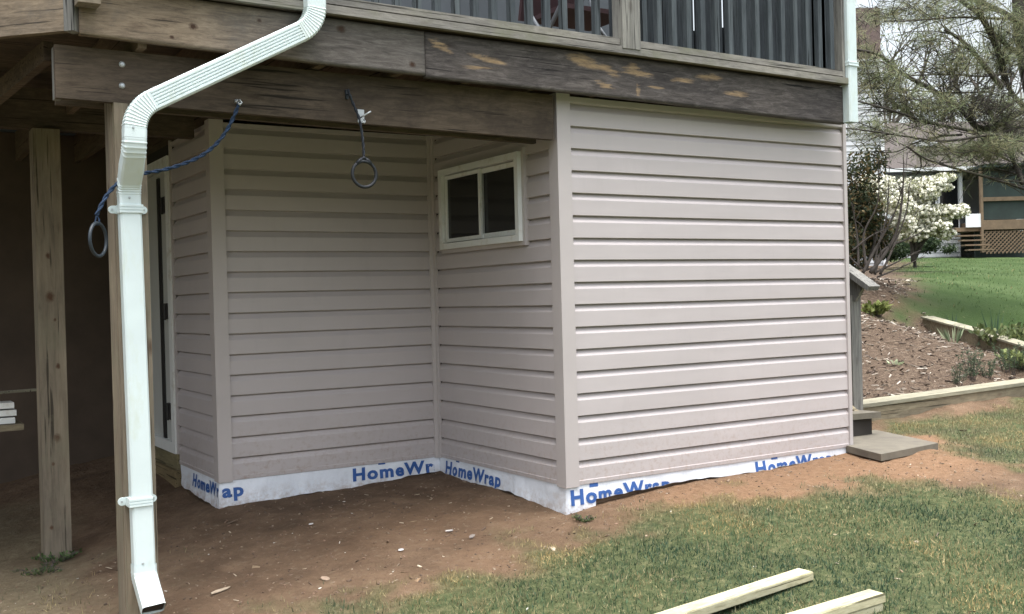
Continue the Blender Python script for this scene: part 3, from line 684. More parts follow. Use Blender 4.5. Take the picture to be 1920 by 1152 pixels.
# ================================================================ DECK
deck = thing('deck', 'raised weathered wooden deck over the storage room with fascia boards and railing', 'deck')
YF = -.14
def board_peel(name, xa, xb, zt_a, zt_b, zb_a, zb_b, y, th, m, patches, parent):
    """fascia board as a fine grid (front) with a stain mask; slightly sagging edges"""
    n = int((xb-xa)/.02); k = 14; V = []; A = []
    for i in range(n+1):
        t_ = i/n; x = xa+(xb-xa)*t_; zt = zt_a+(zt_b-zt_a)*t_+.003*math.sin(x*2.3); zb = zb_a+(zb_b-zb_a)*t_+.004*math.sin(x*1.9+1)
        for j in range(k+1):
            z = zb+(zt-zb)*j/k; e = 0
            for (px, pz, rx, rz, tl) in patches:
                dx = x-px; dz = z-pz-dx*tl; q = (dx/rx)**2+(dz/rz)**2; 
                e = max(e, min(1, max(0, 1.15-q*.55)))
            V.append((x, y, z)); A.append(e)
    nv = len(V); F = []
    for i in range(n):
        for j in range(k): a = i*(k+1)+j; F.append((a, a+k+1, a+k+2, a+1))
    for x, zt, zb in ((xa, zt_a, zb_a), (xb, zt_b, zb_b)): pass
    V2 = [(v[0], v[1]+th, v[2]) for v in V]; V += V2; A += [0]*nv
    for i in range(n):
        a, b = i*(k+1), (i+1)*(k+1); F.append((a, a+nv, b+nv, b)); a += k; b += k; F.append((a, b, b+nv, a+nv))
        F.append((i*(k+1)+nv, i*(k+1)+k+nv, (i+1)*(k+1)+k+nv, (i+1)*(k+1)+nv))
    for j in range(k):
        a = j; F.append((a, a+1, a+1+nv, a+nv)); a = n*(k+1)+j; F.append((a, a+nv, a+1+nv, a+1))
    o = npmesh(name, V, F, m, parent)
    at_ = o.data.attributes.new('peel', 'FLOAT', 'POINT'); at_.data.foreach_set('value', np.array(A, np.float32)); return o
def pp(px, py, rx, rz, tl=0): q = onY(px, py, YF); return (q[0], q[2], rx*1.25, rz*1.3, tl)
def sp_(px, py, Y, r_): q = onY(px, py, Y); return (q[0], Y, q[2], r_)
MT['wood_left'] = wood('brown_fascia_board', [(.075,.06,.045),(.20,.158,.112),(.33,.268,.195)], 0, 24, stain=(.085,.08,.072), greyx=(-1.65,-.95), spots=[sp_(362,50,YF,.017), sp_(322,70,YF,.009), sp_(486,39,YF,.010), sp_(773,121,YF,.016), sp_(640,55,YF,.02)])
MT['wood_knotty'] = wood('knotty_post_wood', [(.13,.108,.078),(.22,.187,.138),(.29,.25,.19)], 2, 14, along=1.2, stain=(.18,.165,.115), spots=[sp_(90,480,1.66,.016), sp_(94,557,1.66,.026), sp_(103,600,1.66,.009), sp_(109,687,1.66,.014), sp_(108,822,1.66,.022), sp_(97,990,1.66,.012), sp_(100,870,1.66,.010)])
board_peel('fascia_board', -2.545, -.902, 2.437, 2.424, 2.226, 2.204, YF, .038, 'wood_left', [], deck)['label'] = 'brownish left fascia board with split grain'
patches = [pp(828,88,.055,.018,-.35), pp(915,112,.10,.014,-.15), pp(895,128,.09,.008), pp(1095,115,.10,.030,-.2), pp(1140,132,.07,.022,-.3), pp(1197,137,.09,.020,-.1), pp(1190,128,.04,.02,-.3),
           pp(1135,160,.06,.014,-.2), pp(1280,152,.08,.012), pp(1330,146,.09,.018), pp(1380,177,.09,.014), pp(1196,170,.015,.03), pp(1230,165,.05,.008)]
board_peel('fascia_board', -.897, 2.21, 2.424, 2.403, 2.193, 2.160, YF, .038, 'wood_grey', patches, deck)['label'] = 'dark grey right fascia board with orange peeled patches'
# chamfered corner on the left: facet, then a 45 degree fascia
bm = BM(); c45 = math.sqrt(.5)
P0 = Vector((-2.56, YF+.03, 2.33)); A45 = Vector((-c45, c45, 0)); N45 = Vector((-c45, -c45, 0))
box(bm, -1.08, 1.08, -.019, .019, -.13, .13); fb_ = obj('fascia_board', bm, 'wood_old', deck, .003)
fb_.matrix_world = Matrix.Translation(P0+A45*1.1+N45*.01+Vector((0,0,.043)))@Matrix.Rotation(R(135), 4, 'Z')
bm = BM(); obox(bm, (-2.568, YF+.030, 2.365), A45, N45, (0,0,1), .022, .03, .125); obj('corner_block', bm, 'wood_postg', deck, .003)
bm = BM(); obox(bm, (-2.52, YF-.045, 2.372), (1,0,0), (0,1,0), (0,0,1), .045, .044, .030); box(bm, -2.56, -2.475, YF-.088, YF-.002, 2.402, 3.5)
obj('rail_post', bm, 'wood_post', deck, .004)
# deck surface (one sheet with board grooves) and its edge
bm = BM(); ZD = 2.438
y = YF-.015; k = 0
while y < 3.9:
    y1 = min(y+.138, 3.95); xl = -2.56-max(0, (y-YF))*1.0 if y < 1.8 else -4.5
    z = ZD-.0025
    v = box(bm, xl, 2.22, y, y1, z, z+.036)
    for q in v: q.co.z -= .0075*(q.co.x+.9)
    y = y1+.004; k += 1
obj('deck_boards', bm, 'wood_beam', deck, 0)
bm = BM(); v = box(bm, -2.545, 2.215, YF-.05, YF-.016, ZD-.003, ZD+.037)
for q in v: q.co.z -= .0075*(q.co.x+.9)
obj('edge_board', bm, 'wood_pale', deck, .003)
# bottom plates of the railing, either side of the post
def plate(xa, xb):
    bm = BM(); v = box(bm, xa, xb, YF-.036, YF+.05, ZD+.047, ZD+.084)
    for q in v: q.co.z -= .0075*(q.co.x+.9)
    return obj('bottom_rail', bm, 'wood_pale', railing, .003)
railing = obj('railing', (lambda b: (box(b, -2.5, 2.2, YF-.03, YF+.06, 3.38, 3.42), b)[1])(BM()), 'wood_pale', deck, .004)
plate(-2.47, .322); plate(.462, 2.17)
def vpost(xa, xb, ya, yb, za, zb, m='wood_postg', par=railing, nm='rail_post'):
    bm = BM(); box(bm, xa, xb, ya, yb, za, zb); return obj(nm, bm, m, par, .004)
vpost(.326, .456, YF-.055, YF+.035, 2.455, 3.379); vpost(2.172, 2.196, YF-.03, YF+.06, 2.455, 3.379)
x = -2.40
while x < 2.15:
    if not (.29 < x < .48):
        vpost(x-.018, x+.018, YF-.012, YF+.024, ZD+.083-.0075*(x+.9), 3.378, 'baluster', railing, 'baluster')
    x += .1125
# inner board-on-board screen, right half
scr = tag(link('privacy_screen', bpy.data.meshes.new('x'), None, deck)); bpy.data.objects.remove(scr)
bm = BM(); YS = .12
gaps = [(onY(px, 30, YS)[0], w_, onY(px, yb, YS)[2]) for px, w_, yb in ((1303,.018,55),(1357,.020,49),(1420,.028,40),(1445,.018,28),(1469,.018,24),(1202,.014,20),(1242,.012,82),(1548,.018,4))]
gaps.sort(); xs = .49
edges = []
for gx_, w_, zb in gaps:
    edges.append((xs, gx_-w_/2)); xs = gx_+w_/2
edges.append((xs, 2.16))
for a, b in edges:
    n = max(1, round((b-a)/.12))
    for i in range(n):
        xa, xb = a+(b-a)*i/n, a+(b-a)*(i+1)/n
        box(bm, xa+.0008, xb-.0008, YS+(i % 2)*.006, YS+.019+(i % 2)*.006, 2.47, 3.7)
obj('privacy_screen', bm, 'screen', deck)
for gx_, w_, zb in gaps:
    bm = BM(); box(bm, gx_-w_/2-.03, gx_+w_/2+.03, YS+.032, YS+.05, 2.47, zb); obj('screen_backing', bm, 'baluster', deck)
# joists, beams, posts
for i in range(11):
    x = -2.3+i*.42
    if x > 2.2: break
    bm = BM(); box(bm, x, x+.038, YF+.04, 3.9, 2.205, 2.418); obj('joist', bm, 'wood_y', deck)
def slant(xa, xb, ya, yb, za0, za1, zb0, zb1):
    bm = BM(); v = box(bm, xa, xb, ya, yb, 0, 1)
    for q in v:
        l = q.co.x < (xa+xb)/2; t_ = q.co.z > .5; q.co.z = (za1 if t_ else za0) if l else (zb1 if t_ else zb0)
    return bm
BY = -.02
b1 = obj('beam', slant(-2.628, -.040, BY, BY+.038, 1.974, 2.203, 1.941, 2.19), 'wood_beam', deck, .003)
b1['label'] = 'front carrying beam with bolts over the downspout post'
obj('beam', slant(-2.60, -.040, BY+.179, BY+.217, 1.978, 2.200, 1.945, 2.19), 'wood_beam', deck, .003)
bm = BM(); v = box(bm, -2.6285, -2.60, BY+.045, BY+.085, 1.975, 2.2); obj('beam_end_cap', bm, 'wood_postg', deck)
for px, py in ((229,121),(229,161)):
    q = onY(px, py, BY-.002); bm = BM()
    lathe(bm, (0,0,0), [(.0001,.010),(.008,.009),(.013,.004),(.014,0)], 12)
    for v in bm.verts: v.co = Vector((q[0]+v.co.x, BY-v.co.z, q[2]+v.co.y))
    obj('bolt', bm, 'zinc', b1)
bx = -2.396
p1 = vpost(bx, bx+.143, BY+.039, BY+.178, -.7, 2.19, 'wood_post', deck, 'post'); p1['label'] = 'post carrying the white downspout'
vpost(bx+.004, bx+.139, BY+.0, BY+.037, -.7, 1.972, 'wood_post', deck, 'post_facing')
p2 = vpost(-2.49, -2.345, 1.66, 1.80, -.7, 2.105, 'wood_knotty', deck, 'post'); p2['label'] = 'bare knotty post standing behind and left of the downspout'
bm = BM(); box(bm, -5.0, -1.56, 1.70, 1.775, 2.108, 2.34); obj('beam', bm, 'wood_beam', deck, .003)
bm = BM(); beam(bm, (-2.62, .2, 2.22), (-2.9, 1.68, 2.05), .04, .09); obj('brace', bm, 'wood_beam', deck)
root_at(deck, (0, 0, -.3))

# main house behind / above
house = thing('house', 'main house wall standing behind the deck', 'house')
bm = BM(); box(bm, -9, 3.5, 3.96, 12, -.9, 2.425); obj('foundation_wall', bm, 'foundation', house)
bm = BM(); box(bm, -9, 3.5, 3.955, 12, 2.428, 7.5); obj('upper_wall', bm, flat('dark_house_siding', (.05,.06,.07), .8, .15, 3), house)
for xa in (-6.2, -3.6):
    bm = BM(); box(bm, xa, xa+1.1, 3.93, 3.99, 3.1, 4.9); f = obj('window', bm, 'white', house)
    bm = BM(); box(bm, xa+.06, xa+1.04, 3.90, 3.925, 3.16, 4.84); obj('pane', bm, 'glass', f)
bm = BM(); v = box(bm, -9.4, 3.9, 3.5, 12.4, 7.5, 7.6); obj('roof', bm, flat('dark_shingles', (.08,.07,.065), .9, .2, 8), house)
root_at(house, (-3, 8, -.6))
# folding chair on the deck (only glimpsed between the balusters)
ch = thing('deck_chair', 'maroon and white folding chair glimpsed between balusters left of the railing post', 'chair')
cx, cy_ = .72, .75; mf = flat('white_chair_frame', (.16,.18,.20), .4, .05, 4); mm_ = flat('maroon_fabric', (.035,.014,.017), .8, .15, 12)
bm = BM(); beam(bm, (cx-.25, cy_+.02, 2.90), (cx+.25, cy_+.02, 2.90), .42, .03); obj('seat', bm, mm_, ch)
bm = BM(); obox(bm, (cx, cy_+.28, 3.20), (1,0,0), Vector((0,1,.25)).normalized(), Vector((0,-.25,1)).normalized(), .25, .015, .28); obj('backrest', bm, mm_, ch)
for sx in (-.27, .27):
    bm = BM(); tube(bm, [(cx+sx, cy_-.22, 2.475), (cx+sx, cy_+.20, 2.95), (cx+sx, cy_+.34, 3.5)], .014, 8); obj('frame_tube', bm, mf, ch, smooth=True)
    bm = BM(); tube(bm, [(cx+sx, cy_+.3, 2.475), (cx+sx, cy_-.2, 2.93), (cx+sx, cy_-.2, 3.12), (cx+sx, cy_+.26, 3.14)], .014, 8); obj('frame_tube', bm, mf, ch, smooth=True)
root_at(ch, (cx, cy_, 2.475))

# ================================================================ DOWNSPOUT ON THE POST
def sweep(bm, pts, w_, d_, scale=None, corr=0, ncap=True):
    """pts list of Vector; rectangular corrugated section, wide axis = Y x T"""
    ring = []
    # section outline with shallow grooves on both wide faces
    out = []
    ch_ = .008; gro = 5
    def face(x0, x1, y, sgn):
        r = [(x0, y)]
        if corr:
            for g in range(gro):
                c = x0+(x1-x0)*(g+.9)/(gro+.8); hw = (x1-x0)*.045
                r += [(c-hw, y), (c-hw*.4, y-sgn*corr), (c+hw*.4, y-sgn*corr), (c+hw, y)]
        r.append((x1, y)); return r
    out += face(-w_/2+ch_, w_/2-ch_, -d_/2, -1); out.append((w_/2, -d_/2+ch_)); out.append((w_/2, d_/2-ch_))
    out += face(w_/2-ch_, -w_/2+ch_, d_/2, 1); out.append((-w_/2, d_/2-ch_)); out.append((-w_/2, -d_/2+ch_))
    rings = []
    for i, p in enumerate(pts):
        t_ = (pts[min(i+1, len(pts)-1)]-pts[max(i-1, 0)]).normalized()
        wv = Vector((0,1,0)).cross(t_); wv.normalize(); 
        if wv.x < 0: wv = -wv
        dv = t_.cross(wv).normalized()
        if dv.y < 0: dv = -dv
        k = scale[i] if scale else 1
        rings.append([bm.verts.new(p+wv*a*k+dv*b*k) for a, b in out])
    n = len(out)
    for a, b in zip(rings, rings[1:]):
        for k in range(n): bm.faces.new((a[k], a[(k+1) % n], b[(k+1) % n], b[k]))
    return rings
def arc(p0, p1, p2, rad, n):
    """fillet at p1 between directions"""
    a = (p0-p1).normalized(); b = (p2-p1).normalized(); ang = a.angle(b); t_ = rad/math.tan(ang/2); s = p1+a*t_; e = p1+b*t_
    bis = (a+b).normalized(); c = p1+bis*(rad/math.sin(ang/2)); out = []
    v0 = s-c; v1 = e-c; tot = v0.angle(v1)
    for k in range(n+1):
        u = k/n; out.append(c+(v0*math.sin((1-u)*tot)+v1*math.sin(u*tot))/math.sin(tot))
    return out
dsp = thing('downspout', 'white metal downspout with an S bend, strapped to the wooden post at left', 'downspout')
YO = YF-.075; YI = BY-.042
T0 = Vector((-1.515, YO, 3.3)); T1 = Vector((onY(591, 46, YO)[0], YO, 2.365)); T2v = onY(252, 205, YO); T2 = Vector((T2v[0], YO, T2v[2])); T3 = Vector((T2.x-.005, YO, 1.745)); 
q = onY(241, 352, YI); T4 = Vector((q[0], YI, q[2])); q = onY(270, 1078, YI); T5 = Vector((q[0], YI, q[2]))
e1 = arc(T0, T1, T2, .15, 36); e2 = arc(T1, T2, T3, .15, 36); e3 = arc(T2, T3, T4, .10, 14); e4 = arc(T3, T4, T5, .10, 14)
crimp = lambda n, a=.03: [1+(a*1.35 if i % 3 == 0 else -.008) if 1 < i < n-2 else 1 for i in range(n)]
W, Dp = .092, .070
bm = BM(); sweep(bm, [T0, e1[0]], W, Dp, corr=.0015); obj('pipe', bm, 'spout', dsp)
bm = BM(); sweep(bm, e1, W, Dp, crimp(len(e1), .035)); obj('elbow', bm, 'spout', dsp)
bm = BM(); sweep(bm, [e1[-1], e2[0]], W*1.01, Dp, corr=.0045); obj('pipe', bm, 'spout', dsp)
bm = BM(); sweep(bm, e2, W, Dp, crimp(len(e2), .035)); obj('elbow', bm, 'spout', dsp)
bm = BM(); sweep(bm, [e2[-1], e3[0]], W*1.01, Dp, corr=0); obj('pipe', bm, 'spout', dsp)
mid_ = [e3[-1].lerp(e4[0], t_) for t_ in (.5,)]
pts = e3+mid_+e4; bm = BM(); sweep(bm, pts, W, Dp, crimp(len(pts), .03)); obj('elbow', bm, 'spout', dsp)
bm = BM(); sweep(bm, [e4[-1], T5], W*.985, Dp, corr=0); obj('pipe', bm, 'spout', dsp)
T6 = T5+Vector((.010, -.115, -.128)); e5 = arc(T4, T5, T6, .05, 8)
bm = BM(); sweep(bm, [T5+Vector((0,0,.05))]+e5+[T6], W*1.06, Dp*1.1, [1,1,1.02,1,1.02,1,1.02,1,1.02,1,1][:len(e5)+2]); obj('outlet_elbow', bm, 'spout', dsp)
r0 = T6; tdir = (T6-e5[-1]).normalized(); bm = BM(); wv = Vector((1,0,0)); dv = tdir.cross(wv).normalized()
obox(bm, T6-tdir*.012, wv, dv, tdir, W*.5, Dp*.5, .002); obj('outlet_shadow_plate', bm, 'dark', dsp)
for px, py in ((243,394),(261,941)):
    q = onY(px, py, YI); z = q[2]; x = q[0]; bm = BM()
    for dz in (-.011, .002, .015):
        box(bm, x-W/2-.004, x+W/2+.004, YI-Dp/2-.006, YI+Dp/2, z+dz-.004, z+dz+.005)
    box(bm, x-W/2-.0035, x+W/2+.0035, YI-Dp/2-.003, YI+Dp/2, z-.017, z+.022)
    for sx in (-1, 1):
        xc = x+sx*(W/2+.020); tube(bm, [(xc, BY-.012, z+.003), (xc, BY-.002, z+.003)], .0175, 14)
        box(bm, min(x+sx*W/2, xc), max(x+sx*W/2, xc), BY-.010, BY-.002, z-.0145, z+.0205)
    s_ = obj('strap', bm, 'spout', dsp)
    for sx in (-1, 1):
        bm = BM(); xc = x+sx*(W/2+.022); box(bm, xc-.004, xc+.004, BY-.0165, BY-.008, z-.001, z+.007); obj('screw', bm, 'zinc', s_)
for px, py, Y in ((250,239,YO),(243,371,YI),(268,1057,YI)):
    q = onY(px, py, Y-Dp/2-.002); bm = BM(); lathe(bm, (0,0,0), [(.0001,.004),(.004,.004),(.005,0)], 8)
    for v in bm.verts: v.co = Vector((q[0]+v.co.x, q[1]-v.co.z, q[2]+v.co.y))
    obj('screw', bm, 'zinc', dsp)
root_at(dsp, (T5.x, YI, -.3))

# second downspout at the deck's right end
ds2 = thing('downspout', 'white downspout hanging down the right end of the deck', 'downspout')
bm = BM(); xc = 2.245; sweep(bm, [Vector((xc, YF-.02, 3.5)), Vector((xc, YF-.02, 2.165))], .085, .075, corr=.002); obj('pipe', bm, 'spout', ds2)
bm = BM(); z = 2.545; box(bm, xc-.0455, xc+.0455, YF-.062, YF+.02, z-.014, z+.014)
box(bm, xc-.0465, xc+.0465, YF-.064, YF+.02, z-.012, z-.006); box(bm, xc-.0465, xc+.0465, YF-.064, YF+.02, z+.006, z+.012); obj('strap', bm, 'spout', ds2)
root_at(ds2, (xc, YF, 2.165))

# ================================================================ ROPE, RINGS, HOOKS
def rope_pts(pts, n=60):
    # catmull rom
    P = [Vector(p) for p in pts]; P = [P[0]*2-P[1]]+P+[P[-1]*2-P[-2]]; out = []
    k = len(P)-3; per = n//k
    for i in range(1, len(P)-2):
        for j in range(per):
            t_ = j/per; a, b, c, d = P[i-1], P[i], P[i+1], P[i+2]
            out.append(.5*((2*b)+(c-a)*t_+(2*a-5*b+4*c-d)*t_*t_+(3*b-a-3*c+d)*t_**3))
    out.append(P[-2]); return out
def twisted(bm, pts, r, strands=2, turns=40):
    L = [0]
    for a, b in zip(pts, pts[1:]): L.append(L[-1]+(b-a).length)
    for s in range(strands):
        q = []
        for i, p in enumerate(pts):
            t_ = (pts[min(i+1, len(pts)-1)]-pts[max(0, i-1)]).normalized(); u = t_.cross(Vector((0.1,1,0.2))).normalized(); v = t_.cross(u)
            a = L[i]*turns+s*2*math.pi/strands; q.append(p+(u*math.cos(a)+v*math.sin(a))*r*.55)
        tube(bm, q, r*.75, 6)
def torus(bm, c, Rr, r, n1, n2, axis_u, axis_v, a0=0, a1=2*math.pi, flat_=1):
    rings = []; full = abs(a1-a0-2*math.pi) < 1e-6; m = n1 if full else n1+1; nn = Vector(axis_u).cross(Vector(axis_v))
    for i in range(m):
        a = a0+(a1-a0)*i/n1; d = Vector(axis_u)*math.cos(a)+Vector(axis_v)*math.sin(a)
        rings.append([bm.verts.new(Vector(c)+d*(Rr+r*math.cos(k*2*math.pi/n2))+nn*(r*flat_*math.sin(k*2*math.pi/n2))) for k in range(n2)])
    for i in range(n1 if full else n1):
        a, b = rings[i], rings[(i+1) % m]
        for k in range(n2): bm.faces.new((a[k], a[(k+1) % n2], b[(k+1) % n2], b[k]))
    if not full: bm.faces.new(rings[0][::-1]); bm.faces.new(rings[-1])
YR = BY-.035
def RP(px, py, dy=0): q = onY(px, py, YR+dy); return Vector(q)
rg = thing('gym_ring', 'dark gym ring hanging on its cord in front of the recess', 'gym ring')
c = RP(683, 327); bm = BM(); torus(bm, c, .0640, .0085, 40, 10, (1,0,0), (0,0,1))
# flared eye on top of the ring
rr_ = []
for sgn in (-1, 1): tube(bm, [c+Vector((sgn*.040, 0, .050)), c+Vector((sgn*.022, 0, .068)), c+Vector((sgn*.009, 0, .078))], [.009,.010,.008], 8)
tube(bm, [c+Vector((-.012,0,.074)), c+Vector((0,0,.083)), c+Vector((.012,0,.074))], .008, 8)
obj('ring', bm, 'ring', rg, smooth=True)
bm = BM(); twisted(bm, rope_pts([RP(652,168), RP(660,190), RP(672,218), RP(677,240), RP(681,270), c+Vector((0,0,.085))], 70), .006, 2, 90); obj('cord', bm, flat('dark_cord', (.015,.02,.03), .8, .3, 60), rg)
q = RP(654, 176); bm = BM(); box(bm, q.x-.006, q.x+.008, BY-.014, BY-.001, q.z-.022, q.z+.024); tube(bm, [q+Vector((0,.02,.0)), q+Vector((.004,-.01,-.012)), q+Vector((.012,-.005,-.03))], .004, 6); obj('cord_tab', bm, 'ringpale', rg)
root_at(rg, c-Vector((0,0,.07)))
hk = thing('hook_bracket', 'small grey metal bracket hook screwed to the beam above the hanging ring', 'hook')
q = RP(682, 216); bm = BM(); box(bm, q.x-.019, q.x+.016, BY-.006, BY-.001, q.z-.034, q.z+.032); obj('plate', bm, 'zinc', hk, .001)
bm = BM(); tube(bm, [q+Vector((-.012,.01,-.012)), q+Vector((-.006,-.01,-.006)), q+Vector((.012,-.02,.006)), q+Vector((.028,-.025,.016))], .004, 8)
tube(bm, [q+Vector((.004,.01,-.02)), q+Vector((.002,-.012,-.034)), q+Vector((-.008,-.02,-.044)), q+Vector((-.014,-.02,-.036))], .004, 8); obj('hook', bm, 'zinc', hk, smooth=True)
root_at(hk, (q.x, BY, q.z))
rt = thing('blue_rope', 'blue rope slung from the beam behind the downspout, pale ring at its loose end', 'rope')
pts_ = [RP(449,192), RP(440,215), RP(425,245), RP(404,272), RP(375,294), RP(340,309), RP(305,319), RP(268,326,.010), RP(240,334,.012), RP(221,344,.0), RP(203,363,-.01), RP(190,385,-.02), RP(181,404,-.02)]
bm = BM(); twisted(bm, rope_pts(pts_, 150), .0075, 2, 70); obj('rope', bm, 'rope', rt, smooth=True)
e = pts_[-1]; bm = BM(); tube(bm, rope_pts([e, e+Vector((.010,0,-.02)), e+Vector((.006,0,-.04)), e+Vector((-.006,0,-.035)), e], 20), .0035, 6); obj('knot_loop', bm, 'rope', rt, smooth=True)
cr = e+Vector((.004, .0, -.105)); u_ = Vector((.62, .78, 0)).normalized()
bm = BM(); torus(bm, cr, .072, .0075, 36, 10, u_, (0,0,1)); obj('ring', bm, 'ringpale', rt, smooth=True)
q = RP(449,190); bm = BM(); tube(bm, [q+Vector((0,.03,.004)), q+Vector((0,-.006,.004)), q+Vector((.006,-.014,-.008)), q+Vector((-.002,-.012,-.02)), q+Vector((-.010,-.010,-.010))], .0045, 8)
lathe(bm, (q.x, BY-.003, q.z+.004), [(.0001,.01),(.012,.008),(.014,-.008),(.0001,-.01)], 12); obj('hook', bm, 'zinc', rt, smooth=True)
root_at(rt, (cr.x, cr.y, cr.z-.08))

# ================================================================ STUFF UNDER THE DECK, LEFT
tb = thing('work_table', 'wooden table under the deck at the left edge, holding spare boards', 'table')
q = onY(36, 790, 2.15); zt = q[2]; xr = q[0]
bm = BM(); box(bm, xr-1.6, xr, 1.95, 2.55, zt-.035, zt); obj('tabletop', bm, 'timber', tb, .003)
for lx in (xr-.55, xr-1.5):
    for ly in (2.0, 2.46):
        bm = BM(); box(bm, lx, lx+.07, ly, ly+.07, -.6, zt-.036); obj('leg', bm, 'dark', tb)  # legs given a dark colour for the shade under the table
root_at(tb, (xr-.8, 2.25, -.4))
for k, (px, py) in enumerate(((24,779),(27,765),(23,751))):
    q = onY(px, py, 2.10); bm = BM(); box(bm, q[0]-1.4, q[0], 2.0+.01*k, 2.2-.01*k, zt+.004+k*.044, zt+.004+k*.044+.034)
    tag(obj('board', bm, 'white' , None, .004), ['white trim board lying lowest on the table under the deck', 'white trim board in the middle of the stack on the table', 'white trim board on top of the stack on the table'][k], 'board', 'white boards stacked on the table')
q0 = Vector(onY(-60, 741, 1.95)); q1 = Vector(onY(70, 731, 2.25)); bm = BM(); beam(bm, q0, q1, .05, .014)
pole_z = 0
tag(obj('wood_lath', bm, 'timber_top'), 'thin tan lath leaning across the white boards behind the bare post', 'lath')

# ================================================================ LUMBER, SLAB, STEPS, RAIL
def lumber(e_top, direction, L, w_, h_, label, dz=0):
    """e_top: the near right top corner of the end"""
    a = Vector(direction).normalized(); s = Vector((a.y, -a.x, 0)).normalized()
    if s.y > 0: s = -s
    c = Vector(e_top)+a*L/2-s*w_/2-Vector((0,0,h_/2))
    bm = BM(); obox(bm, (0,0,0), (1,0,0), (0,1,0), (0,0,1), L/2, w_/2, h_/2)
    bmesh.ops.bevel(bm, geom=bm.edges[:], offset=.003, segments=2, affect='EDGES')
    o = obj('lumber', bm, 'lumber'); yv = a.cross(Vector((0,0,1))); 
    Mx = Matrix((a, -yv, -yv.cross(a)*-1)).transposed().to_4x4() if False else None
    x_ = a; z_ = Vector((0,0,1)); z_ = (z_-x_*z_.dot(x_)).normalized(); y_ = z_.cross(x_)
    o.matrix_world = Matrix(((x_.x,y_.x,z_.x,c.x),(x_.y,y_.y,z_.y,c.y),(x_.z,y_.z,z_.z,c.z),(0,0,0,1)))
    return tag(o, label, 'lumber', 'fresh boards lying on the lawn')
eA = Vector(at(1526, 1072, 4.80)); fA = Vector(at(1190, 1152, 4.33)); 
# direction along the near top edge: photo shows (1526,1072) -> about (1240,1152)
fA = Vector(at(1262, 1152, 4.33)); dA = fA-eA; dA.z = -.055*dA.length
lumber(eA, dA, 2.4, .089, .038, 'single pale board on the grass, left of the stacked pair')
eB = Vector(at(1661, 1113, 4.48)); fB = Vector(at(1530, 1152, 4.28)); dB = fB-eB; dB.z = -.05*dB.length
lumber(eB, dB, 2.4, .089, .038, 'pale board lying on top of the stacked pair at bottom right')
lumber(eB+Vector((-.012,.004,-.0395)), dB, 2.4, .089, .038, 'lower pale board of the stacked pair at bottom right')

bm = BM(); z1 = .002; cs_ = [onZ_(1652,852,.002), onZ_(1759,831,.002), onZ_(1629+12,806,.002), None]; cs_[3] = (cs_[0][0]+cs_[2][0]-cs_[1][0], cs_[0][1]+cs_[2][1]-cs_[1][1])
lo = [bm.verts.new((x, y, z1-.045)) for x, y in cs_]; hi = [bm.verts.new((x, y, z1)) for x, y in cs_]
bm.faces.new(hi); bm.faces.new(lo[::-1])
for k in range(4): bm.faces.new((lo[k], lo[(k+1) % 4], hi[(k+1) % 4], hi[k]))
tag(obj('concrete_slab', bm, 'concrete', None, .012), 'square grey concrete paver at the right foot of the siding', 'paver')

st = thing('stairs', 'weathered wooden stairs with a sloping handrail behind the right end of the siding', 'stairs')
# they climb along +Y beside the room
zz = [(.125, .20), (.31, .47), (.49, .74), (.67, 1.01), (.86, 1.28), (1.04, 1.55)]
for k, (z, y) in enumerate(zz):
    bm = BM(); v = box(bm, 2.42, 2.93-.0*k, y, y+.285, z, z+.042)
    if k == 0:
        for q in v: q.co.y += (q.co.x-2.93)*-.18*-1*-1
    obj('tread', bm, 'concrete' if k == 0 else 'wood_pale', st, .005)
for xs_ in (2.46, 2.86):
    bm = BM(); beam(bm, (xs_, .32, .02), (xs_, 1.9, 1.08), .04, .2); obj('stringer', bm, 'timber', st)
bm = BM(); box(bm, 2.42, 2.90, .26, .28, -.05, .12); obj('riser', bm, 'dark', st)
q = at(1617, 700, 7.95); bm = BM(); box(bm, q[0]-.105, q[0], q[1], q[1]+.09, -.1, 1.02); obj('newel_post', bm, 'wood_postg', st, .004)
bm = BM(); box(bm, q[0]-.15, q[0]-.108, q[1]+.03, q[1]+.07, .0, .98); obj('newel_post', bm, 'wood_post', st, .003)
hA = Vector(at(1638, 541, 7.80)); hB = hA+Vector((-.12, 1.15, .78))
bm = BM(); beam(bm, hA, hB, .14, .038); obj('handrail', bm, 'wood_postg', st, .004)
bm = BM(); beam(bm, hA+Vector((-.02,.10,-.035)), hB+Vector((-.02,0,-.11)), .04, .14); obj('rail_board', bm, 'wood_postg', st, .003)
root_at(st, (2.7, .3, -.02))

bm = BM(); x = 3.05; yb = .52
box(bm, x, 9.5, yb, yb+.14, -.1, .155); v = [q for q in bm.verts]
for q in v: q.co.z += .017*(q.co.x-3.05)
rb = thing('garden_edging', 'long front timber edging of the flower bed beside the stairs', 'edging')
obj('timber', bm, 'timber', rb, .006)
bm = BM(); box(bm, x-.02, 9.5, yb-.012, yb+.205, .157, .185)
for q in bm.verts: q.co.z += .017*(q.co.x-3.05)
obj('cap_board', bm, 'timber_top', rb, .004); root_at(rb, (3.05, yb, .05))
A_ = Vector(at(1738, 597, 12.0)); B_ = Vector(at(1842, 625, 10.9)); C2 = Vector(at(1925, 650, 10.1))
rb2 = thing('garden_edging', 'upper timber edging between the flower bed and the green slope', 'edging')
for p, q_ in ((A_, B_), (B_+Vector((.02,-.02,-.015)), C2+(C2-B_)*1.5)):
    bm = BM(); beam(bm, p-Vector((0,0,.12)), q_-Vector((0,0,.12)), .12, .24); obj('timber', bm, 'timber', rb2, .005)
    bm = BM(); beam(bm, p+Vector((0,0,.012)), q_+Vector((0,0,.012)), .15, .02); obj('cap_board', bm, 'timber_top', rb2, .003)
root_at(rb2, A_-Vector((0,0,.2)))

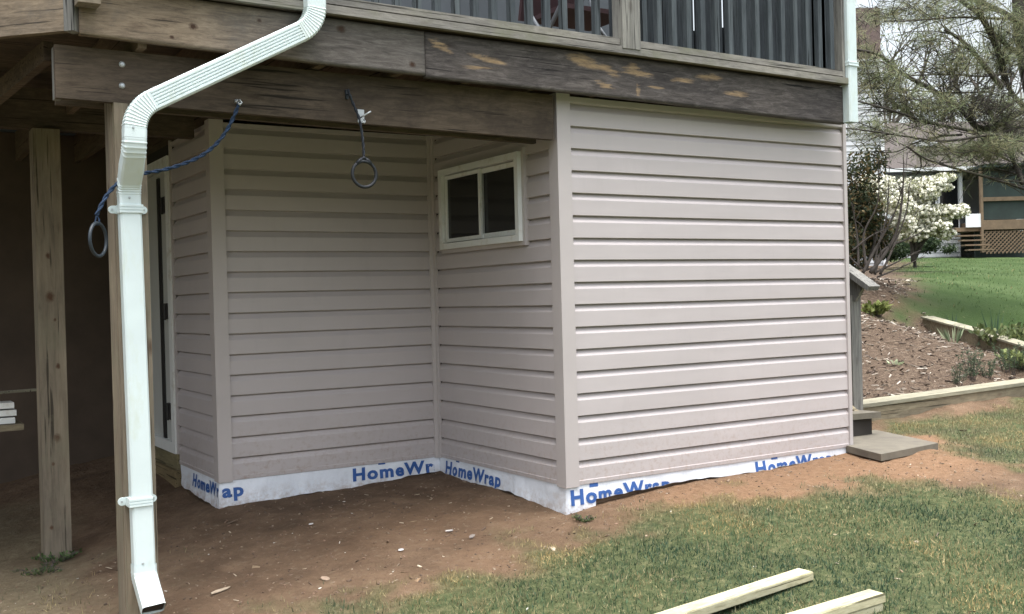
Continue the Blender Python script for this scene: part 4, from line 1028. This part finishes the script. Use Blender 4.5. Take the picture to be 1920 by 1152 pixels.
# ================================================================ PLANTS
def leaves(name, P, Dr, L, W, cols, parent, m='leaf'):
    """one kite-shaped leaf per point P along direction Dr"""
    n = len(P); Dr = Dr/np.linalg.norm(Dr, axis=1)[:,None]; ref = rng.normal(size=(n,3)); s = np.cross(Dr, ref); s /= np.linalg.norm(s, axis=1)[:,None]+1e-9
    L = np.asarray(L)*np.ones(n); W_ = np.asarray(W)*np.ones(n)
    V = np.stack([P, P+Dr*(L*.5)[:,None]+s*W_[:,None]/2, P+Dr*L[:,None], P+Dr*(L*.5)[:,None]-s*W_[:,None]/2], 1).reshape(-1, 3)
    return npmesh(name, V, np.arange(4*n).reshape(-1, 4), m, parent, np.repeat(cols, 4, 0))
def gcol(n, a, b): t_ = rng.uniform(0, 1, (n,1)); return (np.array(a)*(1-t_)+np.array(b)*t_)*rng.uniform(.75, 1.25, (n,1))
def sprig(px, py, hh, spread, nst, ca, cb, name, label, cat, kind, group=None, L=.03, W=.006):
    p = gpt(px, py); z = g1(p[0], p[1]); o = thing(name, label, cat, (0,0,0), group); P = []; Dd = []; bm = BM()
    for k in range(nst):
        a = random.uniform(0, 6.28); r = spread*random.random()**.5; b0 = Vector((p[0]+r*.4*math.cos(a), p[1]+r*.4*math.sin(a), z-.01))
        tip = b0+Vector((math.cos(a)*r*.8, math.sin(a)*r*.8, hh*random.uniform(.6, 1)))
        if kind != 'strap': tube(bm, [b0, (b0+tip)/2+Vector((0,0,.02)), tip], [.003,.002,.001], 4)
        else: pass
        m = 44 if kind == 'feather' else 7
        for j in range(m):
            if kind == 'strap': break
            t_ = random.uniform(.15, 1); q = b0.lerp(tip, t_); aa = random.uniform(0, 6.28); P.append(q[:]); Dd.append((math.cos(aa), math.sin(aa), random.uniform(.2, 1.6)))
        if kind == 'strap': P.append(b0[:]); Dd.append((tip-b0)[:])
    if kind != 'strap': obj('stem', bm, 'twig', o)
    else: bm.free()
    n = len(P); leaves('foliage', np.array(P), np.array(Dd), (hh*rng.uniform(.7, 1.1, n)) if kind == 'strap' else L*rng.uniform(.6, 1.3, n), W, gcol(n, ca, cb), o)
    root_at(o, (p[0], p[1], z)); return o
GR = 'young plants in the flower bed'
sprig(1820, 712, .34, .10, 15, (.05,.085,.05), (.12,.17,.10), 'lavender_plant', 'tallest feathery grey green plant by the front edging', 'plant', 'feather', GR)
sprig(1852, 708, .20, .07, 8, (.05,.085,.05), (.12,.17,.10), 'lavender_plant', 'short feathery plant just right of the tallest one', 'plant', 'feather', GR)
sprig(1796, 722, .20, .08, 7, (.07,.09,.055), (.14,.17,.11), 'lavender_plant', 'low thin feathery plant left of the tallest one by the front edging', 'plant', 'feather', GR)
sprig(1892, 700, .30, .12, 14, (.05,.085,.045), (.12,.17,.09), 'lavender_plant', 'wide feathery plant near the right edge by the front edging', 'plant', 'feather', GR)
sprig(1918, 696, .22, .12, 10, (.05,.085,.045), (.12,.17,.09), 'lavender_plant', 'feathery plant cut off by the right edge of the photo', 'plant', 'feather', GR)
GD = 'strap leaved plants in the flower bed'
sprig(1788, 643, .22, .16, 16, (.10,.15,.08), (.34,.38,.24), 'bulb_plant', 'pale strap leaved clump below the upper edging', 'plant', 'strap', GD, W=.018)
sprig(1787, 622, .24, .07, 10, (.05,.09,.06), (.10,.15,.09), 'bulb_plant', 'thin upright green blades against the upper edging', 'plant', 'strap', GD, W=.014)
sprig(1865, 640, .34, .10, 16, (.05,.10,.06), (.11,.17,.10), 'bulb_plant', 'tall green blades standing before the joint of the upper edging', 'plant', 'strap', GD, W=.014)
sprig(1677, 683, .07, .14, 18, (.30,.36,.20), (.62,.66,.48), 'bulb_plant', 'whitish green rosette lying in the middle of the mulch', 'plant', 'strap', GD, W=.03)
sprig(1643, 592, .16, .14, 26, (.10,.13,.03), (.22,.25,.08), 'leafy_seedling', 'small yellow green seedling at the back of the mulch', 'plant', 'leafy', None, L=.07, W=.045)
sprig(1893, 655, .26, .30, 60, (.06,.085,.03), (.17,.20,.08), 'leafy_shrub', 'low bushy green plant at the right in front of the upper edging', 'plant', 'leafy', None, L=.07, W=.04)
sprig(1915, 690, .16, .2, 30, (.12,.15,.05), (.26,.30,.12), 'leafy_shrub', 'small yellowish ground plant at the right edge of the bed', 'plant', 'leafy', None, L=.06, W=.04)

sprig(108, 1052, .07, .12, 30, (.05,.09,.03), (.11,.16,.06), 'weed', 'small green weeds at the foot of the bare post', 'weed', 'leafy', None, L=.03, W=.014)
sprig(82, 1072, .05, .14, 22, (.06,.09,.035), (.13,.17,.07), 'weed', 'thin weeds on the dirt in front of the bare post', 'weed', 'leafy', None, L=.025, W=.010)
sprig(1095, 975, .035, .07, 16, (.06,.09,.035), (.13,.17,.07), 'weed', 'tiny weeds in the dirt before the outer corner', 'weed', 'leafy', None, L=.022, W=.009)
# bare multi-stem shrub behind the handrail
sh = thing('bare_shrub', 'leafless many stemmed shrub fanning up behind the handrail', 'shrub')
base = gpt(1637, 512); base = Vector((base[0], base[1], g1(base[0], base[1])-.05)); Dd = 12.3
def stem(pxs, r0, r1, jitter=.05, parent=sh, m='twig', sides=6, twigs=3, D0=None, D1=None):
    n = len(pxs); D0 = D0 or Dd; D1 = D1 or D0; P = [Vector(at(x, y, D0+(D1-D0)*i/max(1, n-1)))+Vector((random.uniform(-1,1),random.uniform(-1,1),0))*jitter*(i > 0) for i, (x, y) in enumerate(pxs)]
    pts = rope_pts(P, 8*(n-1)); rad = [r0+(r1-r0)*i/(len(pts)-1) for i in range(len(pts))]; bm = BM(); tube(bm, pts, rad, sides)
    for k in range(twigs):
        i = random.randrange(len(pts)//3, len(pts)-1); d = (pts[i+1]-pts[i-1]).normalized(); v = Vector((random.uniform(-1,1), random.uniform(-1,1), random.uniform(-.2,1))).normalized()
        L = random.uniform(.2, .6)*(pts[-1]-pts[0]).length*.35; q = pts[i]; mid = q+(d*.6+v*.5)*L*.5; e = q+(d*.7+v*.8)*L
        tube(bm, [q, mid, e], [rad[i]*.5, rad[i]*.35, .002], 5)
    return obj('stem', bm, m, parent, smooth=True), pts
for pxs, r0 in (([(1618,512),(1645,460),(1680,395),(1692,335)], .022), ([(1632,512),(1665,455),(1682,405),(1690,330),(1700,290)], .028), ([(1640,515),(1665,470),(1705,445),(1730,430)], .02), ([(1640,512),(1680,490),(1725,470)], .014),
                ([(1610,500),(1605,440),(1592,380)], .016), ([(1625,508),(1625,440),(1645,380),(1650,300)], .018), ([(1598,470),(1640,440),(1690,420)], .012), ([(1645,520),(1690,500),(1740,480)], .012),
                ([(1628,506),(1652,486),(1650,440)], .012), ([(1615,505),(1590,470),(1580,420)], .014), ([(1640,512),(1655,470),(1668,400),(1672,310)], .018), ([(1650,515),(1662,480),(1700,400),(1712,345)], .018)):
    stem(pxs, r0, .004, twigs=5)
root_at(sh, base)

def cloud(n, spec, cx_fn):
    pass
def crown_points(blobs):
    out = []
    for (px, py, D, rx, rz, rd, n) in blobs:
        c = np.array(at(px, py, D)); v = rng.normal(size=(n,3)); v /= np.linalg.norm(v, axis=1)[:,None]; v *= (rng.uniform(0, 1, n)**.45)[:,None]
        k = D/FPX
        out.append(c+v[:,0:1]*rx*k*AR+v[:,1:2]*rd*AF+v[:,2:3]*np.array([[0,0,1.]])*rz*k)
    return np.concatenate(out)
# evergreen shrub left of the blossoms
es = thing('evergreen_shrub', 'sparse dark green and rusty shrub behind the corner of the siding', 'shrub')
P = crown_points([(1612,330,13.5,44,50,.5,800),(1605,400,13.4,46,50,.5,3600),(1632,445,13.9,44,40,.4,3400),(1590,470,13,30,50,.4,1800),(1640,300,13.6,30,28,.3,240)])
c_ = gcol(len(P), (.016,.026,.013), (.065,.08,.035)); rs = rng.uniform(0,1,len(P)) < .3; c_[rs] = gcol(rs.sum(), (.10,.07,.03), (.20,.15,.07))
leaves('foliage', P, rng.normal(size=(len(P),3)), .07, .026, c_, es)
for pxs in ([(1620,505),(1612,420),(1604,330)], [(1624,505),(1638,440),(1640,380)], [(1616,505),(1596,450),(1588,400)]):
    stem(pxs, .025, .006, parent=es, D0=13.3, twigs=4)
b_ = gpt(1620, 505); root_at(es, Vector((b_[0], b_[1], g1(b_[0], b_[1]))))

# white flowering tree
ft = thing('flowering_tree', 'dogwood like small tree covered in white blossoms before the neighbour porch', 'tree')
DF = 22.
fb = [(1745,350,DF,26,18,.5,60),(1770,335,DF,20,9,.3,30),(1725,365,DF,28,22,.6,80),(1700,350,DF,20,16,.5,34),(1680,385,DF-1,24,24,.6,60),(1655,350,DF-2,22,20,.5,40),(1640,370,DF-2,24,26,.5,50),(1720,400,DF,34,22,.6,110),(1765,400,DF,28,16,.5,70),(1795,398,DF,20,12,.4,36),
      (1745,425,DF,36,18,.6,100),(1710,440,DF,30,14,.5,50),(1770,440,DF,18,10,.3,20),(1690,420,DF-1,26,18,.5,50),(1625,345,DF-3,18,18,.4,24),(1775,352,DF,10,6,.2,6),(1805,388,DF,8,5,.2,6)]
P = crown_points(fb); n = len(P); V = []; F = []
for c in np.concatenate([P, crown_points([(a,b,c,d*1.05,e*1.05,f_,int(g*2.6)) for a,b,c,d,e,f_,g in fb])]):      # each blossom: a small crumpled cluster of petals
    k = 9; s = random.uniform(.03, .065)
    for j in range(k):
        d = Vector((random.gauss(0,1), random.gauss(0,1), random.gauss(0,.55)+.3)).normalized(); sd_ = d.orthogonal().normalized()*s*.62
        o_ = Vector(c)+d*s*.35; i0 = len(V); t_ = d.cross(sd_).normalized()*s*.55
        V += [(o_-sd_)[:], (o_-t_+d*s*.3)[:], (o_+sd_)[:], (o_+t_+d*s*.2)[:]]; F.append((i0, i0+1, i0+2, i0+3))
npmesh('blossom', V, F, 'petal', ft)
P2 = crown_points([(a, b, c, d, e, f_, int(g*9)) for a, b, c, d, e, f_, g in fb])
leaves('foliage', P2, rng.normal(size=(len(P2),3)), .06, .03, gcol(len(P2), (.13,.15,.06), (.32,.33,.17)), ft)
for pxs in ([(1712,492),(1705,450),(1690,410),(1660,360)], [(1712,492),(1722,440),(1735,390),(1760,345)], [(1712,492),(1735,450),(1765,425),(1800,395)], [(1712,492),(1700,440),(1650,400),(1640,360)], [(1716,470),(1720,430),(1712,370)], [(1716,465),(1745,440),(1775,400)]):
    stem(pxs, .045, .008, parent=ft, m='bark', D0=DF, twigs=7)
b_ = at(1712, 492, DF); root_at(ft, Vector((b_[0], b_[1], g1(b_[0], b_[1]))))
# low dark shrubs under it
ls = thing('low_shrub', 'low dark green shrub at the foot of the flowering tree', 'shrub')
P = crown_points([(1735,458,26,24,16,.6,1500),(1700,462,25,28,16,.6,1600),(1670,470,24,30,18,.6,1500),(1780,468,30,10,8,.4,260)])
leaves('foliage', P, rng.normal(size=(len(P),3)), .09, .05, gcol(len(P), (.012,.025,.012), (.05,.075,.03)), ls)
b_ = at(1715, 478, 25); bm = BM(); tube(bm, [Vector(b_)-Vector((0,0,.4)), Vector(b_)+Vector((0,0,.2))], [.05,.02], 6); obj('stem', bm, 'bark', ls); root_at(ls, Vector((b_[0], b_[1], g1(b_[0], b_[1]))))

# ================================================================ PINE
pine = thing('pine_tree', 'large soft needled pine with drooping dark branches at the right', 'tree')
DP = 13.
tr = gpt(1960, 600); tb_ = at(1935, 560, 14.); 
bm = BM(); tp = [Vector(at(2010, 590, 13.6)), Vector(at(1990, 420, 13.5)), Vector(at(1950, 215, 13.4)), Vector(at(1924, 90, 13.4)), Vector(at(1912, -60, 13.4)), Vector(at(1905, -500, 13.4)), Vector(at(1900, -900, 13.4))]
gzb = g1(tp[0].x, tp[0].y); tp[0].z = gzb-.2
tube(bm, rope_pts(tp, 36), list(np.linspace(.17, .07, 37)), 10); obj('trunk', bm, 'bark', pine, smooth=True)
limbs = [
 ([(1925,205),(1850,240),(1804,202),(1757,174),(1719,150),(1684,131),(1650,105),(1607,92),(1570,90)], .042, .010, 13.2, 11.5),
 ([(1885,160),(1875,115),(1858,70),(1840,30),(1800,0),(1770,-30)], .045, .025, 13.2, 12.8),
 ([(1925,210),(1893,168),(1876,118),(1860,60),(1838,20)], .035, .015, 13.3, 12.9),
 ([(1925,110),(1895,88),(1865,65),(1845,45),(1830,-10)], .03, .015, 13.3, 13),
 ([(1918,50),(1890,28),(1860,12),(1825,2),(1790,-10)], .04, .02, 13.3, 13),
 ([(1915,34),(1850,35),(1800,31),(1745,34),(1700,38),(1655,40)], .018, .006, 13.3, 12.2),
 ([(1880,165),(1850,128),(1828,98),(1800,72),(1775,58)], .04, .016, 12.8, 12.2),
 ([(1925,235),(1860,250),(1800,242),(1740,228),(1690,214),(1640,200),(1608,190)], .025, .008, 12.8, 11.5),
 ([(1930,260),(1860,255),(1780,262),(1700,258),(1640,246),(1580,240)], .02, .006, 12.6, 11.2),
 ([(1800,252),(1755,258),(1715,270),(1680,284),(1630,285)], .014, .005, 12.4, 11.8),
 ([(1700,276),(1740,300),(1790,318),(1850,336),(1925,355)], .010, .018, 11.6, 12.6),
 ([(1920,345),(1898,300),(1884,265),(1885,225),(1905,190)], .03, .02, 12.6, 13.0),
 ([(1895,300),(1850,280),(1800,285),(1760,278)], .014, .005, 12.6, 12),
 ([(1900,135),(1850,140),(1790,142),(1730,143),(1700,140),(1660,128)], .014, .004, 13.0, 12),
 ([(1860,172),(1790,176),(1700,172),(1640,166),(1607,166)], .012, .004, 12.8, 11.8),
 ([(1920,330),(1880,322),(1820,318),(1740,322),(1665,318)], .016, .005, 13, 12.2),
]
lp = []
for pxs, r0, r1, d0, d1 in limbs:
    P3 = rope_pts([Vector(at(x, y, d0+(d1-d0)*i/(len(pxs)-1)))+Vector((random.uniform(-.03,.03), random.uniform(-.03,.03), random.uniform(-.02,.02))) for i, (x, y) in enumerate(pxs)], 8*(len(pxs)-1))
    bm = BM(); rad = np.linspace(r0, r1, len(P3)); tube(bm, P3, list(rad), 7)
    for k in range(9):
        i = random.randrange(3, len(P3)-1); d = (P3[i]-P3[i-1]).normalized(); v = Vector((random.uniform(-1,1), random.uniform(-1,1), random.uniform(-.7,1))).normalized()
        L = random.uniform(.3, .9); a = P3[i]; q1 = a+(d*.6+v*.4)*L*.5; q2 = a+(d*.6+v*.8)*L
        tube(bm, [a, q1, q2], [rad[i]*.5+.001, .005, .002], 5); lp += [(q1, d), (q2, v), (a.lerp(q1,.5), v), (q1.lerp(q2,.5), v)]
    obj('branch', bm, 'bark', pine, smooth=True)
    lp += [(p_, (P3[min(i+1,len(P3)-1)]-P3[max(0,i-1)]).normalized()) for i, p_ in enumerate(P3) if i % 2]
zones = [(1655,150,12.2,48,34,.5,300),(1640,250,11.9,48,24,.5,110),(1700,195,12.3,70,24,.6,380),(1790,130,12.6,50,44,.6,480),(1760,215,12.4,60,30,.6,420),(1840,200,12.6,56,40,.6,520),(1890,240,12.8,50,55,.6,560),
         (1850,285,12.6,70,24,.6,360),(1900,320,12.8,36,30,.5,180),(1730,85,12.6,26,20,.4,100),(1700,18,12.8,80,20,.6,230),(1800,14,12.8,80,22,.6,240),(1890,60,13.2,34,60,.6,230),(1880,130,13.2,38,40,.5,200),(1610,55,12,14,40,.3,30),(1620,120,12,22,30,.3,60),(1760,285,12.6,60,18,.5,90),(1660,30,13,30,12,.3,50)]
tc_ = crown_points(zones); 
# group zone tufts into whorls along short twigs so that the mass has gaps
tuft = [(Vector(c), Vector((random.uniform(-1,1), random.uniform(-1,1), random.uniform(-.4,.9))).normalized()) for c in tc_]+lp
Pn = []; Dn = []; cn = []
for c, d in tuft:
    if vnoise(c.x*2.6+c.y*1.3, c.z*3.6, 5) < .46: continue
    sh_ = random.uniform(.7, 1.25); base_c = np.array([.22,.26,.14]) if random.random() < .6 else np.array([.28,.27,.15])
    for j in range(13):
        v = Vector((random.gauss(0,1), random.gauss(0,1), random.gauss(0,1))).normalized()
        Pn.append((c+d*random.uniform(-.05,.06))[:]); Dn.append((d*.8+v)[:]); cn.append(base_c*sh_*random.uniform(.8, 1.2))
n = len(Pn); leaves('foliage', np.array(Pn), np.array(Dn), rng.uniform(.08, .16, n), .0036, np.array(cn), pine, 'needle')
bm = BM()
for c in tc_[::2]:
    c = Vector(c); d = Vector((random.uniform(-1,1), random.uniform(-1,1), random.uniform(-.5,.6))).normalized(); tube(bm, [c-d*.16, c+Vector((0,0,.01)), c+d*.1], [.004,.003,.0015], 4, False)
obj('twig', bm, 'bark', pine)
root_at(pine, (tp[0].x, tp[0].y, gzb))

# ================================================================ NEIGHBOUR HOUSES
def frame_at(px, py, D, zbase=None):
    o = Vector(at(px, py, D)); rh = Vector((AR[0], AR[1], 0)).normalized(); fh = Vector((AF[0], AF[1], 0)).normalized(); return o, rh, fh
def placed(bm, o, rh, fh):
    for v in bm.verts: p = v.co.copy(); v.co = o+rh*p.x+fh*p.y+Vector((0,0,p.z))
def sided(bm, x0, x1, y, z0, z1, h=.15):
    z = z0
    while z < z1:
        zt_ = min(z+h, z1); v = [bm.verts.new(c) for c in ((x0,y-.02,z),(x1,y-.02,z),(x1,y,zt_),(x0,y,zt_))]; bm.faces.new(v)
        v = [bm.verts.new(c) for c in ((x0,y,z),(x1,y,z),(x1,y-.02,z),(x0,y-.02,z))]; bm.faces.new(v); z = zt_
ms_ = flat('pale_grey_lap_siding', (.52,.54,.56), .6, .08, 2); mrf = flat('brown_shingles', (.078,.066,.060), .95, .28, 26, b_=.6); mw = flat('white_trim_paint', (.78,.80,.82), .5, .05, 3); mdk = flat('dark_screen_mesh', (.02,.035,.03), .6, .3, 2, b_=0); mbr = flat('stained_porch_wood', (.17,.12,.075), .8, .2, 6)
K2 = 36./FPX
def hx(px): return (px-1800)*K2
def hz(py): return (481-py)*K2
O, rh, fh = frame_at(1800, 481, 36); 
nh = thing('neighbor_house', 'neighbour house with brown roof and screened porch beyond the green slope', 'house')
def hb(name, m, x0, x1, y0, y1, z0, z1, par=nh):
    bm = BM(); box(bm, min(x0,x1), max(x0,x1), y0, y1, min(z0,z1), max(z0,z1)); placed(bm, O, rh, fh); return obj(name, bm, m, par)
bm = BM(); sided(bm, hx(1640), hx(1800), .0, -.6, hz(326)); sided(bm, hx(1906), hx(2150), .0, -.6, hz(326)); box(bm, hx(1640), hx(1802), .01, 6, -.6, hz(326)); box(bm, hx(1906), hx(2150), .01, 6, -.6, hz(326)); box(bm, hx(1802), hx(1906), 2.2, 6, -.6, hz(326))
placed(bm, O, rh, fh); wl = obj('wall', bm, ms_, nh)
# roof slab rising backwards
bm = BM(); x0, x1 = hx(1625), hx(2170); ze = hz(322)
pts = [(x0,-.45,ze),(x1,-.45,ze),(x1,3.6,ze+2.15),(x0,3.6,ze+2.15)]
lo = [bm.verts.new(p) for p in pts]; hi = [bm.verts.new((p[0], p[1], p[2]+.1)) for p in pts]; bm.faces.new(hi); bm.faces.new(lo[::-1])
for k in range(4): bm.faces.new((lo[k], lo[(k+1) % 4], hi[(k+1) % 4], hi[k]))
placed(bm, O, rh, fh); rf = obj('roof', bm, mrf, nh)
hb('gutter', mw, hx(1625), hx(2170), -.56, -.455, ze-.02, ze+.10, rf)
hb('skylight', mw, hx(1752), hx(1790), 1.2, 1.9, ze+1.05, ze+1.28, rf)
bm = BM(); box(bm, x0, x1, 3.6, 8, ze-.1, ze+2.14); placed(bm, O, rh, fh); obj('upper_wall', bm, ms_, nh)
for a, b in ((1693,1754),(1763,1796)):
    f = hb('window', mw, hx(a-3), hx(b+3), -.08, -.03, hz(430), hz(329)); hb('pane', 'glass', hx(a), hx(b), -.11, -.082, hz(427), hz(332), f)
hb('porch_column', mw, hx(1797), hx(1803), -.2, -.085, hz(410), hz(327))
por = hb('porch', mbr, hx(1803), hx(1900), -1.6, 2.19, hz(437), hz(420))
hb('screen', mdk, hx(1806), hx(1894), -1.5, -1.46, hz(419), hz(326), por)
hb('frame_rail', mbr, hx(1803), hx(1897), -1.6, -1.51, hz(386), hz(379), por)
for a in (1801.5, 1895): hb('frame_post', mbr, hx(a), hx(a+4.5), -1.62, -1.505, hz(478), hz(326), por)
bm = BM(); box(bm, hx(1803), hx(1900), -1.9, 2.1, ze-.08, ze+.02); placed(bm, O, rh, fh); obj('porch_ceiling', bm, mdk, por)
bm = BM(); lx0, lx1, lz0, lz1 = hx(1807), hx(1895), hz(480), hz(440); s = .13; x = lx0-(lz1-lz0)
while x < lx1:
    for dr in (1, -1):
        a = Vector((x, -1.56-.015*dr, lz0 if dr > 0 else lz1)); b = a+Vector((lz1-lz0, 0, (lz1-lz0)*dr))
        if a.x < lx0: k = (lx0-a.x); a = a+Vector((k,0,k*dr))
        if b.x > lx1: k = b.x-lx1; b = b-Vector((k,0,k*dr))
        if b.x > a.x+.02: beam(bm, a, b, .012, .035, (0,1,0)) if False else beam(bm, a, b, .012, .035, (0,0,1))
    x += s
placed(bm, O, rh, fh); obj('lattice', bm, mbr, por); hb('crawl_space', mdk, hx(1805), hx(1897), -1.0, -.9, -.3, hz(439), por)
stp = hb('steps', mbr, hx(1758), hx(1803), -1.5, -.3, hz(439), hz(432), por)
for i, py in enumerate((447, 456, 465, 474)): hb('step', mbr, hx(1757), hx(1800), -1.75-.25*i, -1.45-.25*i, hz(py+1.5), hz(py-1), por)
hb('rail_panel', mw, hx(1775), hx(1803), -1.6, -1.55, hz(432), hz(408), por)
hb('downspout', mw, hx(1898), hx(1903.5), -.9, -.78, hz(481), hz(326))
root_at(nh, O)
K1 = 27./FPX; O1, rh1, fh1 = frame_at(1630, 490, 27)
th = thing('townhouse', 'tall grey sided house with a brown shingled top behind the downspout', 'house')
def h1(name, m, a, b, y0, y1, pz0, pz1, par=th):
    bm = BM(); box(bm, (a-1630)*K1, (b-1630)*K1, y0, y1, (490-pz0)*K1, (490-pz1)*K1); placed(bm, O1, rh1, fh1); return obj(name, bm, m, par)
bm = BM(); sided(bm, (1470-1630)*K1, (1661-1630)*K1, 0, -.8, (490-117)*K1); box(bm, (1470-1630)*K1, (1661-1630)*K1, .01, 8, -.8, (490-117)*K1); placed(bm, O1, rh1, fh1); obj('wall', bm, ms_, th)
h1('upper_storey', flat('brown_wall_shingles', (.135,.10,.092), .95, .25, 20), 1470, 1659, -.06, 8, 113, 17); h1('band_trim', mw, 1470, 1661.5, -.10, 8, 118, 113.4)
h1('corner_trim', mw, 1655, 1661.5, -.07, -.021, 500, 119)
root_at(th, O1)

# ================================================================ FAR TREES
def far_tree(px, py, D, hgt, label, seed, leafc, dens):
    random.seed(seed); o = thing('bare_tree', label, 'tree', (0,0,0), 'spring trees behind the houses'); b0 = Vector(at(px, py, D)); b0.z = g1(b0.x, b0.y)-.1; bm = BM(); tips = []
    def grow(p, d, L, r, lev):
        q = p+d*L*.5+Vector((random.gauss(0,1), random.gauss(0,1), 0))*L*.04; e = q+(d+Vector((random.gauss(0,1), random.gauss(0,1), 0))*.12).normalized()*L*.5
        tube(bm, [p, q, e], [r, r*.85, r*.68], 5 if lev < 3 else 3, False)
        if lev >= 5: tips.append(e); return
        for k in range(3 if lev < 4 else 3):
            v = Vector((random.gauss(0,1), random.gauss(0,1), random.gauss(0,.5))).normalized(); grow(e if k else q, (d*.85+v*.62+Vector((0,0,.15))).normalized(), L*random.uniform(.62,.82), r*.6, lev+1)
    grow(b0, Vector((0,0,1)), hgt*.28, hgt*.014, 0); obj('trunk', bm, 'twig', o)
    if dens:
        P = np.repeat(np.array([t_[:] for t_ in tips]), dens, 0); P = P+rng.normal(0, .35, P.shape)
        leaves('foliage', P, rng.normal(size=P.shape), .16, .10, gcol(len(P), *leafc), o)
    root_at(o, b0)
far_tree(1700, 480, 58, 17, 'bare grey tree behind the gap between the two far houses', 3, ((.12,.14,.05), (.25,.27,.12)), 0)
far_tree(1790, 480, 62, 19, 'budding tree above the brown roof of the neighbour house', 4, ((.10,.13,.05), (.22,.26,.11)), 3)
far_tree(1880, 480, 56, 20, 'hazy budding tree behind the pine trunk', 5, ((.10,.12,.06), (.2,.22,.12)), 3)
far_tree(1960, 480, 60, 17, 'bare tree beyond the right edge of the brown roof', 6, ((.10,.12,.06), (.2,.22,.12)), 2)
far_tree(1625, 480, 70, 24, 'tall bare tree rising behind the brown shingled top', 8, ((.12,.14,.05), (.25,.27,.12)), 2)
